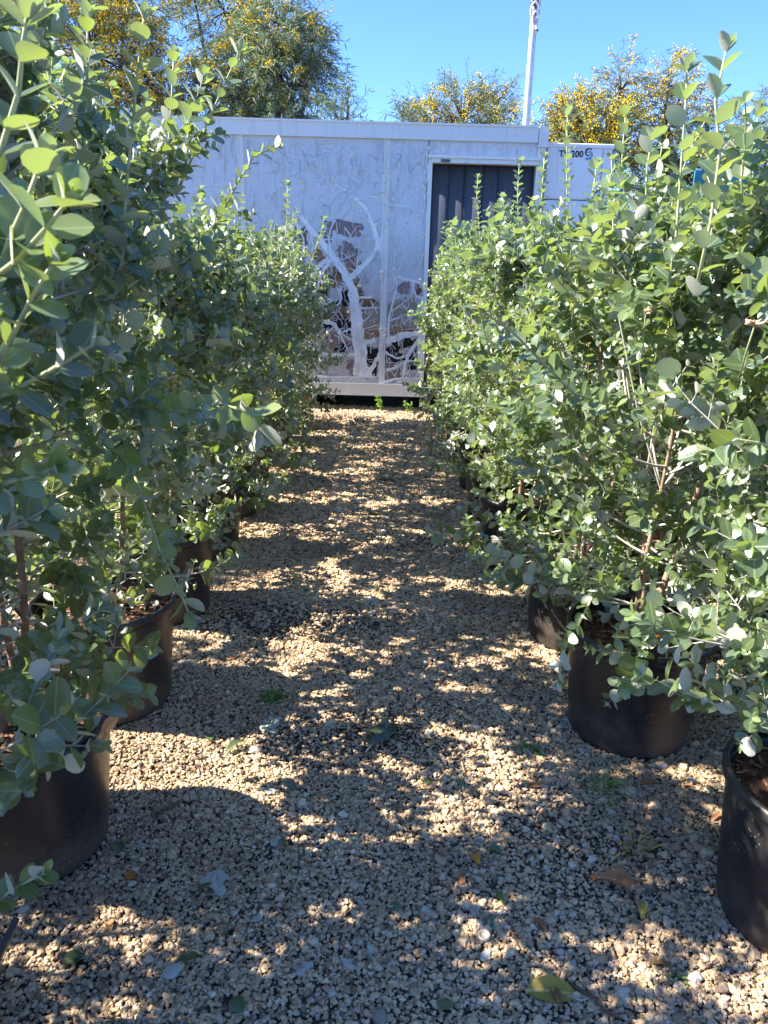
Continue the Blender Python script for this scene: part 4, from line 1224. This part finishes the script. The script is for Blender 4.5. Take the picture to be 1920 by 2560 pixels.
m = MB(); m.tube([(.03, -.06, zc - .12), (.034, -.058, zc - .22)], .011, 8); m.build('chain_end', M['galv'], pole, True)
m = MB(); m.tube([(.02, -.06, zc - .19), (.06, -.06, zc - .185)], .012, 8); m.build('bolt', M['dark_metal'], pole)
tag(pole, 'slim galvanised steel pole with shackle and ropes rising behind the container', 'pole')

# ------------------------------------------------------------------ wattle trees
def make_tree(name, base, lobes, nclump, seed, label, yellow=.2, tone=.45, leafL=.12, droop=.8, group='wattle trees behind the container'):
    rnd = random.Random(seed); nr = np.random.default_rng(seed)
    bx_, by_ = base
    root = empty(name, (bx_, by_, 0))
    top = max(l[2] + l[5] for l in lobes); low = min(l[2] - l[5] for l in lobes)
    m = MB()
    fork = max(.8, low * .55)
    m.tube([(0, 0, -.03), (.03, .02, fork * .5), (0, .05, fork)], [.13, .10, .085], 9)
    m.build('trunk', M['trunk'], root, True)
    m = MB()
    O, D, Nn, Ln, T = [], [], [], [], []
    FL = []
    wts = np.array([l[3] * l[4] * l[5] for l in lobes]) ** .75; wts /= wts.sum()
    hubs = []
    for l in lobes:
        c = Vector((l[0] - bx_, l[1] - by_, l[2]))
        b = Vector((0, .05, fork))
        mid = b.lerp(c, .55) + Vector((rnd.uniform(-.1, .1), rnd.uniform(-.1, .1), .15))
        m.tube([b, mid, c], [.06, .038, .02], 6, 0, False)
        hubs.append(c)
    for q in range(nclump):
        li = nr.choice(len(lobes), p=wts); l = lobes[li]
        while True:
            v = Vector((rnd.uniform(-1, 1), rnd.uniform(-1, 1), rnd.uniform(-1, 1)))
            if .15 < v.length < 1: break
        v = v.normalized() * (v.length ** .45)
        jig = 1 + .22 * math.sin(5 * v.x + li) * math.cos(6 * v.z + 2 * li)
        c = hubs[li] + Vector((v.x * l[3], v.y * l[4], v.z * l[5])) * jig
        out = Vector((v.x, v.y, v.z * .6 + .45)).normalized()
        ln = rnd.uniform(.22, .5)
        d = (out + Vector((rnd.uniform(-.5, .5), rnd.uniform(-.5, .5), rnd.uniform(-.2, .5)))).normalized()
        p = c - d * ln * .3
        if q % 5 == 0: m.tube([hubs[li].lerp(c, .1), hubs[li].lerp(c, .6) + Vector((0, 0, .05)), p], [.014, .009, .005], 4, 0, False)
        ns_ = 6
        P = [p.copy()]
        fl = rnd.random() < yellow
        tn = min(.95, max(.05, tone + rnd.gauss(0, .16)))
        for k in range(ns_):
            d = (d + Vector((0, 0, -droop / ns_ * rnd.uniform(.5, 1.6)))).normalized()
            p = p + d * ln / ns_; P.append(p.copy())
            for _ in range(3):
                ld = (d * rnd.uniform(.3, 1) + perp(d, rnd) * .7 + Vector((0, 0, -.25))).normalized()
                O.append(tuple(p)); D.append(tuple(ld)); Nn.append((rnd.uniform(-1, 1), rnd.uniform(-1, 1), rnd.uniform(0, 1)))
                Ln.append(leafL * rnd.uniform(.6, 1.2)); T.append(min(.98, max(0, tn + rnd.gauss(0, .1))))
            if fl and rnd.random() < .75:
                for _ in range(rnd.choice((4, 6, 8))):
                    FL.append(p + Vector((rnd.gauss(0, .035), rnd.gauss(0, .035), rnd.gauss(0, .04))))
        m.tube(P, [.004] * len(P), 3, 0, False)
    m.build('limbs', M['trunk'], root, True)
    n = len(O)
    tag(bulk_leaves('crown', np.array(O), np.array(D), np.array(Nn), np.array(Ln), np.ones(n) * 1.15, np.array(T), NEEDLE, M['acacia'], root), kind='stuff')
    if FL:
        m = MB()
        for c in FL:
            r = rnd.uniform(.008, .017)
            m.add([c + Vector(o) * r for o in ((1, 0, 0), (-1, 0, 0), (0, 1, 0), (0, -1, 0), (0, 0, 1), (0, 0, -1))],
                  [(0, 2, 4), (2, 1, 4), (1, 3, 4), (3, 0, 4), (2, 0, 5), (1, 2, 5), (3, 1, 5), (0, 3, 5)])
        tag(m.build('blossom', M['flower'], root), kind='stuff')
    tag(root, label, 'tree', group)
    return root
make_tree('wattle_tree', (-4.9, 14.2), [(-5.0, 14.2, 4.7, 1.0, .9, 1.0), (-4.1, 14.0, 4.3, .85, .8, .75), (-3.5, 14.1, 3.9, .6, .6, .6), (-5.6, 14.2, 5.4, .8, .8, .7), (-4.4, 14.3, 5.5, .8, .8, .6)],
          1150, 21, 'wattle tree thick with yellow blossom, above the shaded end of the container', .62, .32)
make_tree('wattle_tree', (-2.0, 14.0), [(-2.0, 14.0, 4.7, .72, .7, .80), (-1.6, 13.9, 4.3, .58, .6, .65), (-2.6, 14.1, 4.2, .5, .6, .6), (-1.9, 14.0, 5.2, .48, .5, .40), (-1.35, 14.0, 4.9, .28, .35, .40), (-2.1, 14, 3.5, .9, .8, .5)],
          1150, 22, 'tall narrow weeping wattle tree with few yellow flowers behind the container', .13, .55, .13, 1.2)
make_tree('wattle_tree', (-3.0, 15.4), [(-3.0, 15.4, 5.7, .7, .7, .55), (-2.9, 15.4, 4.7, .6, .6, .7), (-3.6, 15.4, 6.2, .6, .6, .4)],
          420, 23, 'sparse airy wattle tree filling the gap between two denser wattles', .25, .5, .13, 1.0)
make_tree('wattle_tree', (1.15, 14.0), [(1.1, 14.0, 3.85, .62, .6, .55), (.65, 14.0, 3.7, .42, .5, .48), (1.6, 14.0, 3.9, .36, .45, .5), (1.15, 14, 3.2, .75, .6, .5)],
          640, 24, 'low round bushy wattle just beside the steel pole', .25, .5, .10, .4)
make_tree('wattle_tree', (3.3, 14.0), [(3.1, 14.0, 3.8, .55, .6, .5), (3.65, 14.0, 4.35, .28, .35, .48), (3.5, 14.0, 3.6, .7, .6, .6), (2.75, 14, 3.6, .3, .4, .45)],
          640, 25, 'wattle with golden blossom rising behind the refrigeration unit', .5, .6, .11, .9)
make_tree('wattle_tree', (4.7, 14.3), [(4.6, 14.3, 3.9, .6, .6, .6), (4.5, 14.3, 4.5, .3, .35, .4), (5.2, 14.2, 3.6, .7, .6, .6), (4.9, 14.3, 3.0, .9, .7, .7)],
          640, 26, 'wattle with golden blossom standing above the teal screen', .4, .5, .11, .9)
make_tree('dark_tree', (6.3, 14.2), [(6.25, 14.2, 3.7, .55, .6, .65), (6.8, 14.2, 4.0, .7, .6, .7), (6.0, 14.2, 3.1, .8, .7, .6)],
          620, 27, 'dark green tree with no blossom beyond the teal screen', .0, .12, .10, .3)
make_tree('sapling', (-.75, 13.0), [(-.85, 13.0, 3.6, .35, .3, .2), (-.72, 13.0, 3.85, .16, .16, .22)], 46, 28,
          'thin pale sapling poking above the middle of the container roof', 0, .8, .13, .1, 'thin saplings above the container roof')
make_tree('sapling', (.25, 13.0), [(.22, 13.0, 3.6, .25, .2, .14), (.1, 13.0, 3.75, .1, .1, .14)], 24, 29,
          'thin pale sapling poking above the roof next to the low round wattle', 0, .7, .12, .1, 'thin saplings above the container roof')
make_tree('sapling', (1.85, 13.0), [(1.75, 13.0, 3.55, .2, .2, .14)], 22, 30,
          'thin pale sapling poking above the roof at the foot of the steel pole', .1, .7, .12, .1, 'thin saplings above the container roof')
# two small daisies above the roof edge right of the pole
for (x, y, hue, lab) in ((1152, 245, 'white', 'small white daisy on a thin stalk above the container roof'), (1146, 259, 'yellow', 'small yellow daisy on a thin stalk above the container roof')):
    p = at_depth(x, y, 11.6)
    r = empty('daisy', (p.x, 11.6, 0))
    m = MB(); m.tube([(.05, 0, 0), (.02, 0, p.z * .6), (0, 0, p.z)], .005, 5); m.build('stalk', M['shoot'], r, True)
    m = MB()
    for k in range(12):
        a = 2 * math.pi * k / 12; c, s_ = math.cos(a), math.sin(a)
        m.add([(0, 0, p.z), (.02 * math.cos(a - .2), -.012, p.z + .02 * math.sin(a - .2)), (.036 * c, -.006, p.z + .036 * s_), (.02 * math.cos(a + .2), -.012, p.z + .02 * math.sin(a + .2))], [(0, 1, 2, 3)])
    m.build('petals', M['film'] if hue == 'white' else M['flower'], r)
    tag(r, lab, 'flower')

# ------------------------------------------------------------------ litter on the gravel
rl = random.Random(8)
def beside(p):
    best = None
    for row in ('wall', 'door'):
        for i, (px, py) in enumerate(POTS[row]):
            d = math.hypot(p.x - px, p.y - py)
            if best is None or d < best[0]:
                best = (d, (['first'] + ORD[1:])[len(POTS[row]) - i - 1] + ' pot from container, ' + ('doorway row' if row == 'door' else 'shaded row'))
    return ('beside ' if best[0] < .5 else 'out on the path near ') + best[1]

GZ = 0.012
def fallen(name, x, y, ang, L_, tmpl, mat, tone, label, group=None, cat='leaf', wide=1.0, flip=False, curl=0.0, z=GZ):
    p = on_ground(x, y, z)
    tv, tf = tmpl
    tv = tv.copy()
    if curl:
        tv[:, 2] += curl * np.sin(tv[:, 1] * math.pi) + abs(tv[:, 0]) * curl * 2.2
    me = one_leaf_mesh(name, (tv, tf), tone, mat, wide)
    o = link(name, me)
    o.location = p; o.scale = (L_, L_, L_)
    o.rotation_euler = (rl.uniform(-.15, .2) + (math.pi if flip else 0), rl.uniform(-.25, .25), ang)
    tag(o, label, cat, group)
    return o
SMALL = [(725, 1783, .5), (585, 1826, 2.6), (610, 1830, .2), (255, 1845, .3), (300, 1818, 1.2), (570, 1706, 1.5), (640, 1700, 1.4), (935, 1690, 2), (915, 1955, .4), (870, 1962, 1.2), (1005, 1955, 1.4),
         (1030, 1465, .6), (570, 1350, .4), (385, 1428, 1.1), (1075, 1980, 2.2), (1210, 1560, .2), (565, 1405, .3), (740, 2070, 1.0), (1050, 1480, .8), (905, 1490, 1.3), (1040, 2075, 2.5), (540, 1990, 2.5),
         (795, 2040, .4), (525, 2190, .7), (640, 2105, 2.4), (980, 2165, 1.9), (700, 1560, 1.2), (660, 1240, .3), (950, 1330, 2.2), (840, 1210, .8), (1000, 1700, .4), (1085, 1845, 1.0), (455, 1600, .4)]
for (x, y, a) in SMALL:
    fl_ = rl.random() < .6
    fallen('fallen_leaf', x, y, a, rl.uniform(.034, .048), rl.choice((HI, HI2)), M['leaf'], rl.uniform(.1, .5), ('pale side up' if fl_ else 'green side up') + ' fallen leaf ' + beside(on_ground(x, y)),
           'rounded shrub leaves fallen on the gravel', flip=fl_, curl=rl.uniform(0, .08))
fallen('fallen_leaf', 378, 2085, -.9, .055, HI, M['leaf'], .3, 'dark leaf lying beside a white one on the shaded gravel', z=.013)
fallen('fallen_leaf', 392, 2078, -.6, .052, HI, M['leaf'], .3, 'whitish upturned leaf overlapping a dark leaf on the gravel', flip=True, z=.018)
fallen('fallen_leaf', 1135, 2140, -1.62, .115, LONG, M['yellow'], .15, 'long yellow green leaf lying flat on the gravel', wide=1.55, curl=.03, z=.014)
fallen('fallen_leaf', 1292, 1895, -1.9, .12, LONG, M['dry'], .8, 'large curled tan dry leaf beside the grass tuft', wide=1.5, curl=.14, z=.016)
fallen('fallen_leaf', 1213, 2185, .25, .07, LONG, M['dry'], .4, 'narrow rolled brown leaf next to the yellow green leaf', wide=.9, curl=.12)
fallen('fallen_leaf', 1036, 1868, .35, .055, LONG, M['orange'], .9, 'folded golden leaf on the sunlit gravel', wide=1.3, curl=.12)
fallen('fallen_leaf', 1385, 1985, -.3, .06, LONG, M['yellow'], .5, 'twisted olive yellow leaf in front of the outermost doorway side pot', wide=1.2, curl=.10)
fallen('fallen_leaf', 1090, 1955, .3, .05, LONG, M['weed'], .5, 'slim green leaf standing askew in the gravel', wide=.8, curl=.05)
fallen('fallen_leaf', 532, 1605, 2.4, .085, LONG, M['leaf'], .2, 'long dark green leaf curled on edge near the broken sprig', wide=1.2, curl=.14)
fallen('fallen_leaf', 290, 1898, 1.0, .03, HI2, M['orange'], .2, 'round rusty orange leaf alone on the shaded gravel', wide=1.3)
fallen('fallen_leaf', 183, 2062, 1.9, .045, HI2, M['leaf'], .3, 'green leaf at the edge of a sunny patch near the pot', wide=1.1)
fallen('fallen_leaf', 1170, 1700, 1.4, .06, LONG, M['dry'], .5, 'brown dry leaf lying among gravel in the sun patch', wide=1.1, curl=.06)
fallen('fallen_leaf', 1420, 1690, 1.6, .06, LONG, M['dry'], .6, 'brown dry leaf lying before the eighth doorway row pot', wide=1.2, curl=.06)
for (x, y, a) in ((400, 1445, .5), (510, 1420, 2.2), (1500, 1700, 1), (1290, 1310, .3), (1560, 1760, 2), (1450, 2090, 1.2), (240, 2010, .5), (1000, 1890, 2.8), (1180, 2010, .5)):
    fallen('fallen_leaf', x, y, a, rl.uniform(.03, .05), LONG, M['dry'], rl.uniform(.3, .9), 'withered rust brown leaf ' + beside(on_ground(x, y)), 'withered brown leaves on the gravel', wide=1.3, curl=.08)
sd = empty('seedling', (on_ground(1395, 1400, SOIL_Z).x, on_ground(1395, 1400, SOIL_Z).y, SOIL_Z + .004))
for k, (x, y, mt) in enumerate(((1362, 1378, 'orange'), (1382, 1352, 'orange'), (1345, 1380, 'orange'), (1415, 1385, 'orange'), (1445, 1382, 'orange'), (1405, 1335, 'weed'), (1425, 1310, 'weed'), (1395, 1318, 'weed'))):
    p = at_depth(x, y, 2.20) - sd.location
    m = MB(); m.tube([(0, 0, -.004), (p.x * .5, p.y * .5, p.z * .7), p], .0012, 4); m.build('stalk', M['shoot'], sd, True)
    o = link('leaf', one_leaf_mesh('leaf', HI2, .5 + .05 * k, M[mt], 1.15), sd); o.location = p; o.scale = (.030,) * 3; o.rotation_euler = (1.0, rl.uniform(-.4, .4), rl.uniform(-1.2, 1.2))
tag(sd, 'small seedling with orange and green leaves at the foot of a sunlit shrub', 'seedling')
# dried flowers on the sunlit shrubs
for (key, x, y, Y) in ((('door', 1), 1036, 666, 1.80), (('door', 1), 1395, 678, 1.95), (('door', 0), 1630, 705, 1.5)):
    rt = [o for o in COL.objects if o.name.startswith('shrub') and o.parent is None and abs(o.location.x - POTS[key[0]][key[1]][0]) < 1e-4 and abs(o.location.y - POTS[key[0]][key[1]][1]) < 1e-4][0]
    c = at_depth(x, y, Y) - rt.location
    m = MB()
    for k in range(10):
        d = Vector((rl.uniform(-.7, .7), rl.uniform(-.9, .1), rl.uniform(.1, 1))).normalized() * rl.uniform(.012, .024)
        m.tube([c, c + d * .6, c + d + Vector((0, 0, -.003))], [.0018, .0026, .0014], 4)
    fl = m.build('dried_flower', M['gill'], rt, True)
    m = MB(); m.tube([c, c + Vector((.02, .06, -.05)), c + Vector((.05, .14, -.12))], .0016, 4); m.build('stalk', M['shoot'], fl, True)
# broken leafy sprigs
def sprig(x, y, ang, n, L_, label, tone=.2, under=False):
    p = on_ground(x, y, GZ + .008)
    r = empty('broken_sprig', p, ang)
    m = MB(); ln = n * .016
    m.tube([(0, -ln * .25, 0), (.004, ln * .4, .006), (0, ln, .004)], [.0024, .002, .0014], 5); m.build('stem', M['twig'], r, True)
    for k in range(n):
        for s_ in (-1, 1):
            o = link('leaf', one_leaf_mesh('leaf', HI, min(.9, max(0, tone + rl.gauss(0, .1))), M['leaf']), r)
            o.location = (0, k * .016, .004)
            o.rotation_euler = (rl.uniform(.0, .3), rl.uniform(-.5, .5) + (math.pi if under and rl.random() < .8 else 0), -s_ * rl.uniform(.5, 1.1))
            o.scale = (L_ * rl.uniform(.8, 1.1),) * 3
    tag(r, label, 'sprig')
sprig(800, 1612, -.45, 9, .048, 'dark leafy broken sprig lying in the middle of the path', .0)
sprig(578, 1580, -.1, 5, .036, 'pale grey broken sprig below the dark weed tuft', .2, True)
sprig(475, 1880, 3.0, 4, .046, 'broken sprig showing bluish pale leaf undersides on shaded gravel', .2, True)
sprig(620, 1250, -.9, 4, .034, 'small broken sprig beside the shaded pot row', .15)
sprig(845, 1035, 1.4, 8, .04, 'dark leafy cutting lying across the far end of the path', .2)
sprig(820, 1110, 1.0, 6, .036, 'second dark cutting lying on the path towards the container', .2)
# twigs
for (x, y, a, ln, lab) in ((365, 1748, 1.0, .09, 'brown woody stick lying on the shaded gravel beside the pot'), (1285, 2165, -.75, .12, 'dark thin stick near the long yellow green leaf'),
                           (1240, 2160, .05, .07, 'thin grey twig standing next to the rolled brown leaf'), (1110, 1560, -1.2, .10, 'thin brown twig on gravel near the eighth doorway row pot'),
                           (1000, 1675, 1.5, .14, 'long thin straw stalk lying across the sunny gravel'), (1400, 1945, .4, .07, 'short tan twig before the outermost doorway side pot')):
    p = on_ground(x, y, GZ)
    m = MB(); m.tube([(-ln / 2, 0, 0), (-ln * .1, .006, .004), (ln * .2, -.003, .002), (ln / 2, .004, 0)], [.0045, .004, .0035, .002] if 'stick' in lab else [.0018] * 4, 6)
    o = m.build('fallen_twig', M['timber'] if 'stick' in lab else M['twig'], None, True); o.location = p; o.rotation_euler = (0, 0, a - math.pi / 2 * 0)
    tag(o, lab, 'twig')
# grass and weed tufts
def tuft(name, x, y, n, h, spread, mat, label, tone=.3, tmpl=None, z=.0):
    p = on_ground(x, y, 0)
    r = empty(name, (p.x, p.y, z))
    O, D, Nn, Ln, T = [], [], [], [], []
    for _ in range(n):
        a = rl.uniform(0, 6.28); rr_ = spread * math.sqrt(rl.random())
        O.append((rr_ * math.cos(a), rr_ * math.sin(a), .001)); b_ = a + rl.gauss(0, 1.3); D.append((math.cos(b_) * rl.uniform(.2, 1.4), math.sin(b_) * rl.uniform(.2, 1.4), rl.uniform(.25, 1.1)))
        Nn.append((-math.cos(a), -math.sin(a), .6)); Ln.append(h * rl.uniform(.5, 1.2)); T.append(min(.98, max(0, tone + rl.gauss(0, .15))))
    n_ = len(O)
    tag(bulk_leaves('blades', np.array(O), np.array(D), np.array(Nn), np.array(Ln), np.full(n_, .55 if tmpl is None else 1.0), np.array(T), tmpl or LONG, mat, r), kind='stuff')
    tag(r, label, 'weed')
tuft('weed_tuft', 585, 1512, 130, .030, .040, M['weed'], 'low dark green weed tuft growing in the middle of the gravel', .05)
tuft('weed_tuft', 1140, 1625, 60, .030, .035, M['weed'], 'small weed tuft in sunlit gravel near the eighth doorway row pot', .3)
tuft('grass_tuft', 1375, 1835, 45, .055, .035, M['yellow'], 'straw coloured grass tuft above the large curled dry leaf', .3, NEEDLE)
tuft('grass_tuft', 1300, 1702, 60, .05, .05, M['weed'], 'thin green grass tuft before the eighth doorway row pot', .2, NEEDLE)
tuft('weed_tuft', 1440, 2110, 26, .025, .03, M['weed'], 'tiny bright weed at the foot of the outermost doorway side pot', .8)
for (x, lab) in ((825, 'bright green weed growing under the base rail below the wall seam'), (884, 'bright green weed growing under the base rail beside the door jamb')):
    p = at_depth(x, 862, YW - .10)
    r = empty('weed', (p.x, YW - .10, 0))
    O, D, Nn, Ln, T = [], [], [], [], []
    stm = MB()
    for q in range(4):
        a = rl.uniform(0, 6.28); tip = Vector((.05 * math.cos(a), .04 * math.sin(a), rl.uniform(.10, .22)))
        stm.tube([(0, 0, 0), tip * .5, tip], .002, 4)
        for k in range(9):
            f = .3 + .7 * k / 8; pp = tip * f; b = rl.uniform(0, 6.28)
            O.append(tuple(pp)); D.append((math.cos(b), math.sin(b), rl.uniform(-.2, .6))); Nn.append((0, -.4, 1)); Ln.append(rl.uniform(.025, .045)); T.append(rl.uniform(.6, .98))
    stm.build('stem', M['shoot'], r)
    tag(bulk_leaves('leaves', np.array(O), np.array(D), np.array(Nn), np.array(Ln), np.ones(len(O)), np.array(T), HI, M['weed'], r), kind='stuff')
    tag(r, lab, 'weed')
# small round things
def blob(name, x, y, r_, mat, label, cat, sq=1.0):
    p = on_ground(x, y, 0)
    m = MB(); prof = [(0.0005, .0)] + [(r_ * math.sin(t), r_ * sq * (1 - math.cos(t))) for t in [math.pi * k / 8 for k in range(1, 8)]] + [(0.0005, 2 * r_ * sq)]
    m.lathe(prof, 16, 0, lambda a, z: 1 + .06 * math.sin(3 * a + 1)); o = m.build(name, mat, None, True); o.location = (p.x, p.y, .006)
    tag(o, label, cat); return o
blob('fallen_fruit', 755, 1506, .0085, M['orange_fruit'], 'tiny orange fruit lying in the middle of the path', 'fruit', .9)
blob('fallen_fruit', 1281, 1905, .0085, M['orange_fruit'], 'tiny rust orange fruit beside the large curled dry leaf', 'fruit', .9)
p = on_ground(812, 1353, 0)
m = MB(); m.lathe([(.006, 0), (.015, 0), (.016, .005), (.015, .010), (.007, .010), (.006, .005)], 20, 0, None, True); o = m.build('rubber_ring', M['rubber'], None, True); o.location = (p.x, p.y, .008)
tag(o, 'small black rubber ring lying on the path gravel', 'ring')
p = on_ground(1045, 2030, 0)
m = MB(); m.lathe([(.0005, .004), (.010, .004), (.012, .007), (.0145, .007), (.0155, .003), (.015, 0), (.0005, 0)], 24); o = m.build('bottle_cap', M['beige_plastic'], None, True); o.location = (p.x, p.y, .010)
tag(o, 'flat round beige plastic cap lying on sunlit gravel', 'bottle cap')
# stones larger than the gravel, one by one
STONES = [(1385, 1720, .022), (1320, 1760, .016), (1290, 1745, .014), (1330, 1815, .015), (1265, 1830, .014), (1235, 1835, .013), (1150, 1870, .010), (1240, 1880, .010), (1490, 1690, .018), (1430, 1660, .02), (1555, 1705, .018), (1440, 1990, .013),
          (1340, 2055, .016), (1235, 2085, .012), (1210, 2060, .012), (820, 2205, .022), (1185, 1885, .010), (345, 2000, .014), (50, 1970, .018), (245, 1815, .012), (780, 1690, .018), (1255, 1625, .016), (1560, 2140, .02), (1500, 2120, .02), (1290, 2000, .012), (1010, 1750, .01)]
stone_mesh = []
for k in range(5):
    import bmesh
    bm = bmesh.new(); bmesh.ops.create_icosphere(bm, subdivisions=2, radius=1)
    rs_ = random.Random(60 + k); ax = [(Vector((rs_.gauss(0, 1), rs_.gauss(0, 1), rs_.gauss(0, 1))).normalized(), rs_.uniform(.55, .9)) for _ in range(9)]
    for v in bm.verts:
        for (n_, dd) in ax:
            e = v.co.dot(n_) - dd
            if e > 0: v.co -= n_ * e * .9
    me = bpy.data.meshes.new('stone'); bm.to_mesh(me); bm.free()
    g = M.get('stone%d' % k)
    me.materials.append(simple('stone_%d' % k, *[((.24, .19, .15), (.33, .27, .21)), ((.4, .36, .3), (.5, .46, .4)), ((.3, .2, .14), (.36, .26, .19)), ((.34, .33, .32), (.42, .41, .4)), ((.5, .44, .36), (.58, .52, .44))][k], 20, .9, .15, bump=.4))
    stone_mesh.append(me)
for k, (x, y, r_) in enumerate(STONES):
    p = on_ground(x, y, 0)
    o = link('stone', stone_mesh[k % 5]); o.location = (p.x, p.y, r_ * .45); o.scale = (r_ * rl.uniform(.8, 1.1), r_ * rl.uniform(.65, .9), r_ * rl.uniform(.5, .65)); o.rotation_euler = (rl.uniform(-.2, .2), rl.uniform(-.2, .2), rl.uniform(0, 6.28))
    tag(o, ['brown', 'pale grey', 'reddish', 'grey', 'cream'][k % 5] + ' pebble ' + beside(p), 'stone', 'larger pebbles lying in the gravel')
